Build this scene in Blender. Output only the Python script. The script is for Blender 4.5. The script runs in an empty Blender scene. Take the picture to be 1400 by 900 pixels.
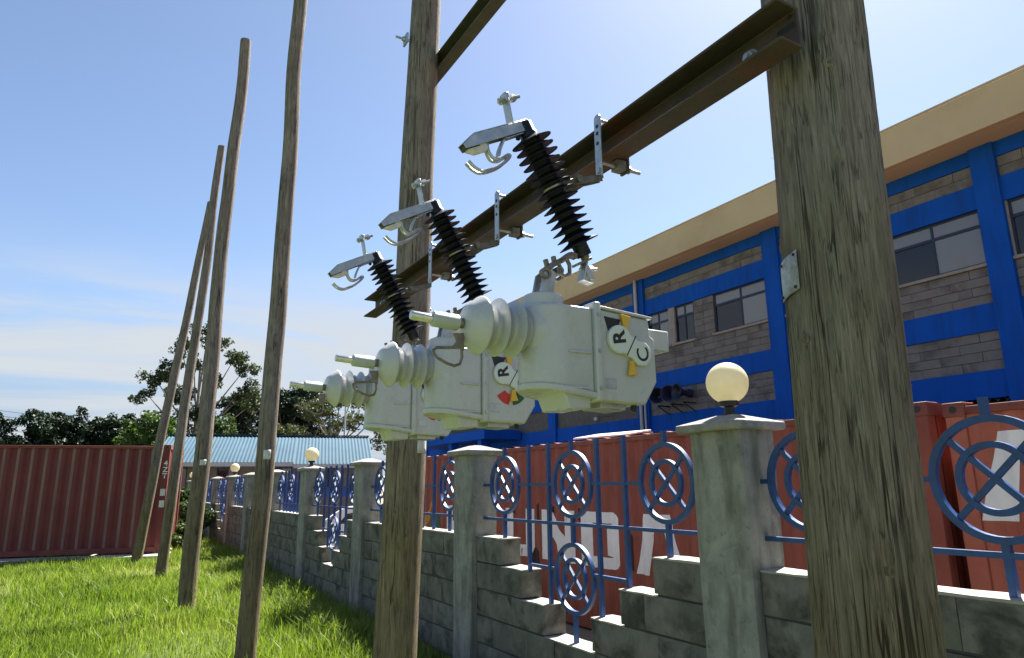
import bpy, bmesh, math, random
import numpy as np
from mathutils import Vector, Matrix, noise
R = math.radians
random.seed(7)
rng = np.random.default_rng(11)
scene = bpy.context.scene
C = scene.collection

# ---------------------------------------------------------------- camera
# world: +Y runs along the stone wall, +X towards the blue building
YAW, PITCH, ROLL, EYE = 30.4, 13.0, 0.6, 1.6
a, p = R(YAW), R(PITCH)
fwd = Vector((math.sin(a)*math.cos(p), math.cos(a)*math.cos(p), math.sin(p)))
cam = bpy.data.cameras.new('camera')
cam.sensor_width = 36.0
cam.lens = 36.0*930/1400
cam.clip_start = 0.05
cam.clip_end = 3000
cam_o = bpy.data.objects.new('camera', cam)
C.objects.link(cam_o)
cam_o.matrix_world = Matrix.Translation((0, 0, EYE)) @ fwd.to_track_quat('-Z', 'Y').to_matrix().to_4x4() @ Matrix.Rotation(R(-ROLL), 4, 'Z')
scene.camera = cam_o

# ---------------------------------------------------------------- sun, sky, exposure
SUN_EL, SUN_AZ = 55.5, 27.0          # azimuth measured from +X towards +Y
EXPOSURE = 1.95
sd = Vector((math.cos(R(SUN_AZ))*math.cos(R(SUN_EL)), math.sin(R(SUN_AZ))*math.cos(R(SUN_EL)), math.sin(R(SUN_EL))))
sun = bpy.data.lights.new('sun', 'SUN')
sun.energy = 5.0
sun.angle = R(0.5)
sun.color = (1.0, 0.95, 0.86)
sun_o = bpy.data.objects.new('sun', sun)
C.objects.link(sun_o)
sun_o.rotation_euler = sd.to_track_quat('Z', 'Y').to_euler()
sun_o.location = sd*60
w = bpy.data.worlds.new('World')
scene.world = w
w.use_nodes = True
nt = w.node_tree
nt.nodes.clear()
def wn(t, **k):
    n = nt.nodes.new(t)
    for q, v in k.items():
        setattr(n, q, v)
    return n
def mth(op, a_, b_=None, clamp=False):
    n = wn('ShaderNodeMath', operation=op, use_clamp=clamp)
    for i, v in enumerate((a_, b_)):
        if v is None: continue
        if isinstance(v, (int, float)): n.inputs[i].default_value = v
        else: nt.links.new(v, n.inputs[i])
    return n.outputs[0]
sky = wn('ShaderNodeTexSky', sky_type='NISHITA')
sky.sun_disc = False
sky.sun_elevation = R(SUN_EL)
sky.sun_rotation = math.pi/2 - R(SUN_AZ)      # blender: clockwise from +Y
sky.altitude = 1100
sky.air_density = 1.0
sky.dust_density = 1.6
sky.ozone_density = 1.4
tc = wn('ShaderNodeTexCoord')
sep = wn('ShaderNodeSeparateXYZ')
nt.links.new(tc.outputs['Generated'], sep.inputs[0])
zz = mth('ADD', mth('MAXIMUM', sep.outputs[2], 0.0), 0.10)
cmb = wn('ShaderNodeCombineXYZ')
nt.links.new(mth('DIVIDE', sep.outputs[0], zz), cmb.inputs[0])
nt.links.new(mth('DIVIDE', sep.outputs[1], zz), cmb.inputs[1])
mp = wn('ShaderNodeMapping')
mp.inputs['Location'].default_value = (0.35, 2.1, 0)
mp.inputs['Rotation'].default_value = (0, 0, R(34))
mp.inputs['Scale'].default_value = (0.42, 1.1, 1)
nt.links.new(cmb.outputs[0], mp.inputs[0])
n1 = wn('ShaderNodeTexNoise')
n1.inputs['Scale'].default_value = 1.15
n1.inputs['Detail'].default_value = 9
n1.inputs['Roughness'].default_value = 0.56
n1.inputs['Distortion'].default_value = 0.5
nt.links.new(mp.outputs[0], n1.inputs['Vector'])
n2 = wn('ShaderNodeTexNoise')
n2.inputs['Scale'].default_value = 0.33
n2.inputs['Detail'].default_value = 3
nt.links.new(mp.outputs[0], n2.inputs['Vector'])
def smooth(v, lo, hi):
    m = wn('ShaderNodeMapRange', interpolation_type='SMOOTHSTEP')
    nt.links.new(v, m.inputs[0])
    m.inputs[1].default_value = lo
    m.inputs[2].default_value = hi
    return m.outputs[0]
cl = mth('MULTIPLY', smooth(n1.outputs[0], 0.36, 0.60), smooth(n2.outputs[0], 0.26, 0.42))
# cirrus thins out overhead and lies in the lower third of the sky all round
cl = mth('MULTIPLY', cl, mth('SUBTRACT', 1.0, smooth(sep.outputs[2], 0.20, 0.33)))
cl = mth('MULTIPLY', cl, 0.95, True)
mix = wn('ShaderNodeMix', data_type='RGBA')
nt.links.new(cl, mix.inputs[0])
# pale ground haze low down all round the horizon
hz_ = wn('ShaderNodeMix', data_type='RGBA')
nt.links.new(mth('MULTIPLY', mth('SUBTRACT', 1.0, smooth(sep.outputs[2], 0.0, 0.30)), 0.95), hz_.inputs[0])
nt.links.new(sky.outputs[0], hz_.inputs[6])
hz_.inputs[7].default_value = (1.80, 2.32, 3.2, 1)
nt.links.new(hz_.outputs[2], mix.inputs[6])
mix.inputs[7].default_value = (3.6, 3.85, 4.1, 1)
bg = wn('ShaderNodeBackground')
bg.inputs[1].default_value = 0.050
nt.links.new(mix.outputs[2], bg.inputs[0])
wo = wn('ShaderNodeOutputWorld')
nt.links.new(bg.outputs[0], wo.inputs[0])
vs = scene.view_settings
vs.view_transform = 'Standard'
vs.look = 'None'
vs.exposure = EXPOSURE
vs.gamma = 1.0
vs.use_curve_mapping = False
scene.cycles.max_bounces = 8
scene.cycles.transparent_max_bounces = 8

# ---------------------------------------------------------------- materials
MATS = {}
def new_mat(name):
    m = bpy.data.materials.new(name)
    m.use_nodes = True
    MATS[name] = m
    t = m.node_tree
    b = t.nodes['Principled BSDF']
    return m, t, b
class G:
    """small node-graph helper"""
    def __init__(s, t): s.t = t
    def n(s, typ, **k):
        x = s.t.nodes.new(typ)
        for q, v in k.items(): setattr(x, q, v)
        return x
    def l(s, a_, b_): s.t.links.new(a_, b_)
    def coord(s, scale=(1, 1, 1), rand=True, kind='Object'):
        tcn = s.n('ShaderNodeTexCoord')
        v = tcn.outputs[kind]
        if rand:
            oi = s.n('ShaderNodeObjectInfo')
            ml = s.n('ShaderNodeMath', operation='MULTIPLY')
            ml.inputs[1].default_value = 37.0
            s.l(oi.outputs['Random'], ml.inputs[0])
            ad = s.n('ShaderNodeVectorMath', operation='ADD')
            s.l(v, ad.inputs[0]); s.l(ml.outputs[0], ad.inputs[1])
            v = ad.outputs[0]
        mpn = s.n('ShaderNodeMapping')
        mpn.inputs['Scale'].default_value = scale
        s.l(v, mpn.inputs[0])
        return mpn.outputs[0]
    def noise(s, vec, scale, detail=6, rough=0.55, dist=0.0):
        x = s.n('ShaderNodeTexNoise')
        x.inputs['Scale'].default_value = scale
        x.inputs['Detail'].default_value = detail
        x.inputs['Roughness'].default_value = rough
        x.inputs['Distortion'].default_value = dist
        s.l(vec, x.inputs['Vector'])
        return x.outputs[0]
    def ramp(s, fac, stops, interp='LINEAR'):
        x = s.n('ShaderNodeValToRGB')
        x.color_ramp.interpolation = interp
        e = x.color_ramp.elements
        while len(e) < len(stops): e.new(0.5)
        for el, (pos, col) in zip(e, stops):
            el.position = pos
            el.color = tuple(col)+(1,) if len(col) == 3 else col
        s.l(fac, x.inputs[0])
        return x.outputs[0]
    def mixc(s, fac, c1, c2, blend='MIX'):
        x = s.n('ShaderNodeMix', data_type='RGBA', blend_type=blend)
        for i, v in ((0, fac), (6, c1), (7, c2)):
            if isinstance(v, (int, float)): x.inputs[i].default_value = v
            elif isinstance(v, tuple): x.inputs[i].default_value = v+(1,)
            else: s.l(v, x.inputs[i])
        return x.outputs[2]
    def math(s, op, a_, b_=0.0, clamp=False):
        x = s.n('ShaderNodeMath', operation=op, use_clamp=clamp)
        for i, v in enumerate((a_, b_)):
            if isinstance(v, (int, float)): x.inputs[i].default_value = v
            else: s.l(v, x.inputs[i])
        return x.outputs[0]
    def bump(s, h, strength, dist, b, prev=None):
        x = s.n('ShaderNodeBump')
        x.inputs['Strength'].default_value = strength
        x.inputs['Distance'].default_value = dist
        s.l(h, x.inputs['Height'])
        if prev is not None: s.l(prev, x.inputs['Normal'])
        s.l(x.outputs[0], b.inputs['Normal'])
        return x.outputs[0]

def simple(name, col, rough=0.5, metal=0.0, var=0.25, scale=8.0, bump=0.0, dirt=None, dirt_amt=0.5, spec=0.5, zs=1.0):
    """painted / metal / plastic surface: uneven tone, grime patches and slight relief"""
    m, t, b = new_mat(name)
    g = G(t)
    v = g.coord((1, 1, zs))
    nz = g.noise(v, scale, 6, 0.6)
    lo = tuple(c*(1-var) for c in col); hi = tuple(min(1, c*(1+var*0.7)) for c in col)
    c = g.ramp(nz, [(0.3, lo), (0.7, hi)])
    if dirt:
        dn = g.noise(v, scale*0.45, 8, 0.7)
        f = g.ramp(dn, [(0.50, (0, 0, 0)), (0.68, (dirt_amt,)*3)])
        c = g.mixc(f, c, dirt)
    g.l(c, b.inputs['Base Color'])
    rr = g.ramp(nz, [(0.3, (max(0, rough-0.08),)*3), (0.7, (min(1, rough+0.1),)*3)])
    g.l(rr, b.inputs['Roughness'])
    b.inputs['Metallic'].default_value = metal
    b.inputs['Specular IOR Level'].default_value = spec
    if bump:
        g.bump(g.noise(v, scale*5, 5, 0.6), bump, 0.01, b)
    return m

simple('steel_galv', (0.46, 0.48, 0.48), 0.42, 0.85, 0.2, 40, 0.1, (0.25, 0.25, 0.22), 0.4)
simple('steel_bright', (0.6, 0.58, 0.52), 0.28, 0.9, 0.15, 60)
simple('bronze', (0.22, 0.185, 0.145), 0.45, 0.5, 0.35, 50, 0.2, (0.13, 0.11, 0.09), 0.6)
simple('steel_old', (0.20, 0.19, 0.17), 0.55, 0.5, 0.4, 40, 0.3, (0.12, 0.07, 0.045), 0.7)
simple('arm_steel', (0.066, 0.050, 0.040), 0.62, 0.2, 0.35, 9, 0.3, (0.135, 0.045, 0.026), 0.85, 0.4)
simple('upper_arm', (0.10, 0.09, 0.07), 0.6, 0.3, 0.3, 14, 0.3)
simple('rubber_black', (0.0045, 0.0065, 0.015), 0.45, 0, 0.2, 30, 0, None, 0.3, 0.35)
simple('black_paint', (0.012, 0.012, 0.013), 0.5, 0, 0.1, 30)
simple('epoxy_grey', (0.475, 0.480, 0.478), 0.28, 0, 0.05, 9, 0.03, (0.36, 0.375, 0.35), 0.4)
simple('connector_grey', (0.42, 0.45, 0.42), 0.45, 0, 0.06, 30)
simple('dial_white', (0.62, 0.66, 0.62), 0.4, 0, 0.03, 30)
simple('yellow_plastic', (0.72, 0.42, 0.03), 0.45, 0, 0.08, 30)
simple('red_label', (0.55, 0.03, 0.02), 0.5, 0, 0.1, 30)
simple('green_label', (0.015, 0.10, 0.035), 0.5, 0, 0.1, 30)
simple('lens_clear', (0.60, 0.56, 0.48), 0.3, 0, 0.15, 60)
simple('fence_blue', (0.014, 0.060, 0.205), 0.42, 0, 0.25, 25, 0.08, (0.02, 0.035, 0.07), 0.55)
simple('panel_blue', (0.02, 0.07, 0.34), 0.5, 0, 0.2, 4)
simple('white_car', (0.75, 0.76, 0.78), 0.25, 0, 0.03, 4)
simple('tyre', (0.02, 0.02, 0.02), 0.8, 0, 0.1, 20)
simple('tag_alu', (0.55, 0.56, 0.56), 0.45, 0.75, 0.25, 70, 0.9, (0.16, 0.15, 0.13), 0.7)
simple('tag_white', (0.62, 0.62, 0.58), 0.6, 0, 0.2, 60, 0, (0.3, 0.29, 0.26), 0.5)
simple('fascia_tan', (0.56, 0.45, 0.27), 0.8, 0, 0.10, 0.8, 0.05, (0.38, 0.27, 0.13), 0.5)
simple('gutter_white', (0.42, 0.42, 0.42), 0.5, 0, 0.08, 3)
simple('pipe_grey', (0.40, 0.42, 0.44), 0.5, 0, 0.1, 5)
simple('frame_navy', (0.012, 0.02, 0.055), 0.45, 0, 0.2, 10)
simple('dark_inside', (0.012, 0.011, 0.012), 0.9, 0, 0.2, 3)
simple('curtain', (0.34, 0.34, 0.36), 0.85, 0, 0.2, 6)
simple('concrete_pad', (0.40, 0.38, 0.33), 0.9, 0, 0.25, 3, 0.5, (0.22, 0.21, 0.18), 0.6)
simple('cap_concrete', (0.27, 0.26, 0.235), 0.88, 0, 0.22, 14, 0.6, (0.14, 0.14, 0.12), 0.8)
simple('white_sheet', (0.75, 0.74, 0.70), 0.5, 0, 0.1, 4)
simple('house_wall', (0.17, 0.135, 0.115), 0.9, 0, 0.25, 2.5, 0.3)
simple('sill_concrete', (0.30, 0.28, 0.25), 0.9, 0, 0.2, 10, 0.3)
simple('wire_dark', (0.05, 0.05, 0.055), 0.6, 0, 0.1, 2)
simple('bark', (0.20, 0.17, 0.14), 0.9, 0, 0.35, 3, 0.5)
simple('horn_blue', (0.012, 0.016, 0.045), 0.5, 0, 0.25, 20)

def blue_wall():
    m, t, b = new_mat('wall_blue')
    g = G(t); v = g.coord((1, 1, 1), False)
    n_ = g.noise(v, 1.2, 7, 0.6)
    c = g.ramp(n_, [(0.3, (0.004, 0.075, 0.40)), (0.7, (0.006, 0.095, 0.49))])
    st = g.noise(g.coord((3, 3, 0.35), False), 2.2, 7, 0.65)
    c = g.mixc(g.ramp(st, [(0.48, (0, 0, 0)), (0.72, (0.55,)*3)]), c, (0.012, 0.045, 0.17))
    g.l(c, b.inputs['Base Color']); b.inputs['Roughness'].default_value = 0.8; b.inputs['Specular IOR Level'].default_value = 0.15
    g.bump(g.noise(v, 30, 4, 0.6), 0.15, 0.01, b)
blue_wall()

def stone_mat(name, light, mid, dark, green, patch=0.55, sc=1.0):
    m, t, b = new_mat(name)
    g = G(t); v = g.coord((1, 1, 1))
    n_ = g.noise(v, 9*sc, 9, 0.65)
    c = g.ramp(n_, [(0.30, mid), (0.62, light)])
    pt = g.noise(v, 4.2*sc, 5, 0.6, 0.4)
    # broad dark bare-stone patches with smeared mortar between them
    pf = g.ramp(pt, [(patch-0.10, (0, 0, 0)), (patch+0.08, (0.80,)*3)])
    dk = g.ramp(g.noise(v, 26*sc, 8, 0.7), [(0.36, tuple(x*0.35 for x in dark)), (0.66, dark)])
    c = g.mixc(pf, c, dk)
    gr = g.noise(v, 2.0*sc, 4, 0.5)
    c = g.mixc(g.ramp(gr, [(0.45, (0, 0, 0)), (0.7, (0.5,)*3)]), c, green)
    g.l(c, b.inputs['Base Color'])
    b.inputs['Roughness'].default_value = 0.92
    b.inputs['Specular IOR Level'].default_value = 0.25
    h = g.math('SUBTRACT', g.noise(v, 30*sc, 8, 0.7), g.math('MULTIPLY', pf, 0.6))
    g.bump(h, 0.55, 0.012, b)
stone_mat('wall_stone', (0.20, 0.192, 0.165), (0.125, 0.123, 0.105), (0.052, 0.053, 0.046), (0.10, 0.108, 0.082), 0.57)
stone_mat('block_grey', (0.21, 0.20, 0.195), (0.18, 0.17, 0.165), (0.14, 0.132, 0.128), (0.175, 0.165, 0.158), 0.57, 0.5)
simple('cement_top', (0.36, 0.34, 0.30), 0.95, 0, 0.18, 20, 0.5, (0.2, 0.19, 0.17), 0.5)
simple('mortar', (0.055, 0.056, 0.05), 0.95, 0, 0.3, 12, 0.5)
simple('block_joint', (0.12, 0.108, 0.098), 0.95, 0, 0.3, 8, 0.3)

def pillar_mat():
    m, t, b = new_mat('pillar_plaster')
    g = G(t); v = g.coord((1, 1, 1)); vs_ = g.coord((1, 1, 0.16))
    c = g.ramp(g.noise(v, 7, 8, 0.65), [(0.3, (0.205, 0.205, 0.182)), (0.68, (0.33, 0.325, 0.29))])
    st = g.noise(vs_, 11, 7, 0.6, 0.3)
    c = g.mixc(g.ramp(st, [(0.47, (0, 0, 0)), (0.66, (0.75,)*3)]), c, (0.11, 0.113, 0.095))
    fl = g.noise(v, 3.5, 9, 0.72, 0.6)
    c = g.mixc(g.ramp(fl, [(0.56, (0, 0, 0)), (0.66, (0.45,)*3)]), c, (0.38, 0.37, 0.34))
    c = g.mixc(g.ramp(g.noise(v, 24, 8, 0.7), [(0.58, (0, 0, 0)), (0.70, (0.7,)*3)]), c, (0.07, 0.075, 0.062))
    g.l(c, b.inputs['Base Color']); b.inputs['Roughness'].default_value = 0.92
    b.inputs['Specular IOR Level'].default_value = 0.2
    g.bump(g.noise(v, 34, 8, 0.65), 0.4, 0.012, b)
pillar_mat()

def pole_mat(name, tint):
    m, t, b = new_mat(name)
    g = G(t)
    v3 = g.coord((1, 1, 1))
    fib = g.noise(g.coord((1, 1, 0.03)), 260, 7, 0.75, 0.1)          # fine fibres
    band = g.noise(g.coord((1, 1, 0.05)), 34, 6, 0.65, 0.3)          # broad early/late wood bands
    tone = g.math('ADD', g.math('MULTIPLY', fib, 0.62), g.math('MULTIPLY', band, 0.38))
    c = g.ramp(tone, [(0.34, (0.085, 0.069, 0.056)), (0.46, (0.188, 0.158, 0.131)), (0.56, (0.285, 0.246, 0.210)), (0.68, (0.43, 0.38, 0.335))])
    def lines(sc, zs, wd, dist):
        n_ = g.noise(g.coord((1, 1, zs)), sc, 3, 0.5, dist)
        d = g.math('ABSOLUTE', g.math('SUBTRACT', n_, 0.5))
        gate = g.ramp(g.noise(g.coord((1, 1, 0.25)), sc*0.45, 3, 0.5), [(0.46, (0, 0, 0)), (0.56, (1, 1, 1))])
        return g.math('MULTIPLY', g.ramp(d, [(wd*0.4, (1, 1, 1)), (wd, (0, 0, 0))]), gate)
    k1 = lines(24, 0.032, 0.016, 0.2); k2 = lines(85, 0.05, 0.024, 0.3)
    cf = g.math('MAXIMUM', k1, g.math('MULTIPLY', k2, 0.55))
    c = g.mixc(g.math('MULTIPLY', cf, 0.88), c, (0.022, 0.019, 0.015))
    pat = g.noise(g.coord((1, 1, 0.16)), 7, 6, 0.6)
    c = g.mixc(g.ramp(pat, [(0.44, (0, 0, 0)), (0.66, (0.45,)*3)]), c, tint)
    # bleached grey higher up, preservative brown-green lower down
    sp = g.n('ShaderNodeSeparateXYZ'); tcn = g.n('ShaderNodeTexCoord'); g.l(tcn.outputs['Object'], sp.inputs[0])
    zf = g.math('ADD', g.math('MULTIPLY', sp.outputs[2], 0.30), g.math('MULTIPLY', g.noise(v3, 1.5, 4, 0.6), 0.5))
    c = g.mixc(g.ramp(zf, [(0.60, (0.8, 0.8, 0.8)), (1.05, (0, 0, 0))]), c, (0.78, 0.72, 0.44), 'MULTIPLY')
    c = g.mixc(g.ramp(g.noise(v3, 2.6, 6, 0.65), [(0.50, (0, 0, 0)), (0.72, (0.45,)*3)]), c, (0.085, 0.078, 0.066))
    g.l(c, b.inputs['Base Color'])
    b.inputs['Roughness'].default_value = 0.88
    b.inputs['Specular IOR Level'].default_value = 0.2
    h = g.math('SUBTRACT', g.math('MULTIPLY', tone, 0.9), g.math('MULTIPLY', cf, 0.9))
    g.bump(h, 0.9, 0.009, b)
pole_mat('pole_wood', (0.19, 0.16, 0.122))
pole_mat('pole_wood_brown', (0.15, 0.118, 0.095))

def container_mat(name, col, fade, rust, ramt=0.6):
    m, t, b = new_mat(name)
    g = G(t); v = g.coord((1, 1, 1)); vv = g.coord((1, 1, 0.12))
    c = g.ramp(g.noise(v, 2.2, 8, 0.65), [(0.3, col), (0.7, fade)])
    st = g.noise(vv, 7, 8, 0.7, 0.2)
    c = g.mixc(g.ramp(st, [(0.60, (0, 0, 0)), (0.70, (ramt,)*3)]), c, rust)
    sp = g.noise(v, 14, 9, 0.75)
    c = g.mixc(g.ramp(sp, [(0.64, (0, 0, 0)), (0.70, (ramt,)*3)]), c, rust)
    g.l(c, b.inputs['Base Color'])
    b.inputs['Roughness'].default_value = 0.62
    b.inputs['Specular IOR Level'].default_value = 0.35
    g.bump(g.noise(v, 22, 6, 0.6), 0.12, 0.01, b)
container_mat('cont_red', (0.20, 0.046, 0.030), (0.28, 0.072, 0.046), (0.045, 0.018, 0.012))
container_mat('cont_orange', (0.30, 0.075, 0.045), (0.40, 0.115, 0.070), (0.06, 0.022, 0.013), 0.75)
container_mat('cont_maroon', (0.135, 0.026, 0.025), (0.175, 0.038, 0.034), (0.05, 0.018, 0.014), 0.4)
container_mat('cont_rail', (0.13, 0.030, 0.022), (0.24, 0.07, 0.05), (0.04, 0.016, 0.011))
def letter_mat():
    m, t, b = new_mat('letter_white')
    g = G(t); v = g.coord((1, 1, 1))
    c = g.ramp(g.noise(v, 4, 6, 0.6), [(0.3, (0.66, 0.65, 0.64)), (0.7, (0.78, 0.77, 0.75))])
    c = g.mixc(g.ramp(g.noise(g.coord((1, 1, 0.2)), 9, 8, 0.75), [(0.63, (0, 0, 0)), (0.68, (0.85,)*3)]), c, (0.09, 0.03, 0.02))
    g.l(c, b.inputs['Base Color']); b.inputs['Roughness'].default_value = 0.6
letter_mat()
simple('rust_dark', (0.030, 0.014, 0.010), 0.85, 0, 0.4, 30, 0.3)
simple('cont_lit_slant', (0.22, 0.125, 0.115), 0.7, 0, 0.25, 6, 0, (0.16, 0.05, 0.045), 0.6, zs=0.3)  # paler maroon: light caught by the corrugation slants, put into the colour
simple('logo_green', (0.02, 0.10, 0.06), 0.6, 0, 0.2, 6)
simple('logo_orange', (0.45, 0.20, 0.03), 0.6, 0, 0.2, 6)

def globe_mat():
    m, t, b = new_mat('globe_opal')
    g = G(t)
    v = g.coord((1, 1, 1))
    c = g.ramp(g.noise(v, 5, 6, 0.6), [(0.3, (0.74, 0.68, 0.50)), (0.7, (0.82, 0.77, 0.60))])
    g.l(c, b.inputs['Base Color']); b.inputs['Roughness'].default_value = 0.35
    tr = g.n('ShaderNodeBsdfTranslucent'); g.l(c, tr.inputs[0])
    mx = g.n('ShaderNodeMixShader'); mx.inputs[0].default_value = 0.42
    g.l(b.outputs[0], mx.inputs[1]); g.l(tr.outputs[0], mx.inputs[2])
    g.l(mx.outputs[0], t.nodes['Material Output'].inputs[0])
globe_mat()

def glass_mat(name, tint, rough, trans):
    """window pane: mirror-like film over a partly see-through sheet"""
    m, t, b = new_mat(name)
    g = G(t)
    b.inputs['Base Color'].default_value = tint+(1,)
    b.inputs['Roughness'].default_value = rough
    b.inputs['Specular IOR Level'].default_value = 0.9
    tp = g.n('ShaderNodeBsdfTransparent'); tp.inputs[0].default_value = (0.75, 0.8, 0.85, 1)
    mx = g.n('ShaderNodeMixShader'); mx.inputs[0].default_value = trans
    g.l(b.outputs[0], mx.inputs[1]); g.l(tp.outputs[0], mx.inputs[2])
    g.l(mx.outputs[0], t.nodes['Material Output'].inputs[0])
glass_mat('pane_grey', (0.20, 0.21, 0.23), 0.08, 0.12)
glass_mat('pane_dark', (0.02, 0.022, 0.028), 0.05, 0.45)
glass_mat('pane_clear', (0.06, 0.07, 0.08), 0.05, 0.5)

def leaf_mat(name, cols, trans=0.35, rough=0.55):
    m, t, b = new_mat(name)
    g = G(t)
    at = g.n('ShaderNodeAttribute', attribute_name='tint')
    c = g.ramp(at.outputs['Fac'], [(i/(len(cols)-1), q) for i, q in enumerate(cols)])
    g.l(c, b.inputs['Base Color']); b.inputs['Roughness'].default_value = rough
    b.inputs['Specular IOR Level'].default_value = 0.3
    tr = g.n('ShaderNodeBsdfTranslucent')
    g.l(g.mixc(1.0, c, (1.1, 1.25, 0.5), 'MULTIPLY'), tr.inputs[0])
    mx = g.n('ShaderNodeMixShader'); mx.inputs[0].default_value = trans
    g.l(b.outputs[0], mx.inputs[1]); g.l(tr.outputs[0], mx.inputs[2])
    g.l(mx.outputs[0], t.nodes['Material Output'].inputs[0])
leaf_mat('leaf_dark', [(0.008, 0.018, 0.012), (0.016, 0.033, 0.019), (0.030, 0.052, 0.028)], 0.15)
leaf_mat('leaf_euca', [(0.020, 0.035, 0.018), (0.045, 0.065, 0.030), (0.075, 0.095, 0.045)], 0.25)
leaf_mat('leaf_bright', [(0.022, 0.05, 0.010), (0.05, 0.09, 0.018), (0.08, 0.12, 0.028)], 0.35)
leaf_mat('leaf_mid', [(0.022, 0.045, 0.014), (0.045, 0.075, 0.022), (0.07, 0.10, 0.03)], 0.3)
leaf_mat('leaf_olive', [(0.035, 0.042, 0.020), (0.06, 0.068, 0.032), (0.09, 0.095, 0.05)], 0.3)
leaf_mat('grass_blade', [(0.085, 0.135, 0.017), (0.165, 0.235, 0.036), (0.22, 0.28, 0.062), (0.36, 0.35, 0.16)], 0.42, 0.45)

def ground_mat():
    m, t, b = new_mat('soil_grass')
    g = G(t); v = g.coord((1, 1, 1), False)
    c = g.ramp(g.noise(v, 1.3, 8, 0.65), [(0.3, (0.045, 0.08, 0.014)), (0.55, (0.075, 0.12, 0.022)), (0.75, (0.11, 0.125, 0.04))])
    c = g.mixc(g.ramp(g.noise(v, 25, 8, 0.7), [(0.46, (0, 0, 0)), (0.62, (0.75,)*3)]), c, (0.115, 0.092, 0.055))
    g.l(c, b.inputs['Base Color']); b.inputs['Roughness'].default_value = 0.95
    g.bump(g.noise(v, 40, 6, 0.7), 0.6, 0.03, b)
    m, t, b = new_mat('yard_soil')
    g = G(t); v = g.coord((1, 1, 1), False)
    c = g.ramp(g.noise(v, 1.5, 8, 0.65), [(0.3, (0.17, 0.135, 0.095)), (0.7, (0.27, 0.22, 0.16))])
    g.l(c, b.inputs['Base Color']); b.inputs['Roughness'].default_value = 0.95
    g.bump(g.noise(v, 20, 6, 0.7), 0.5, 0.03, b)
ground_mat()
def roof_mat():
    m, t, b = new_mat('roof_paleblue')
    g = G(t); v = g.coord((1, 1, 1), False)
    c = g.ramp(g.noise(v, 1.1, 7, 0.6), [(0.3, (0.024, 0.062, 0.096)), (0.7, (0.034, 0.078, 0.116))])
    c = g.mixc(g.ramp(g.noise(g.coord((2.5, 0.3, 0.3), False), 2.0, 7, 0.7), [(0.60, (0, 0, 0)), (0.72, (0.5,)*3)]), c, (0.075, 0.06, 0.045))
    g.l(c, b.inputs['Base Color']); b.inputs['Roughness'].default_value = 0.75
    b.inputs['Specular IOR Level'].default_value = 0.2
roof_mat()

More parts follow.
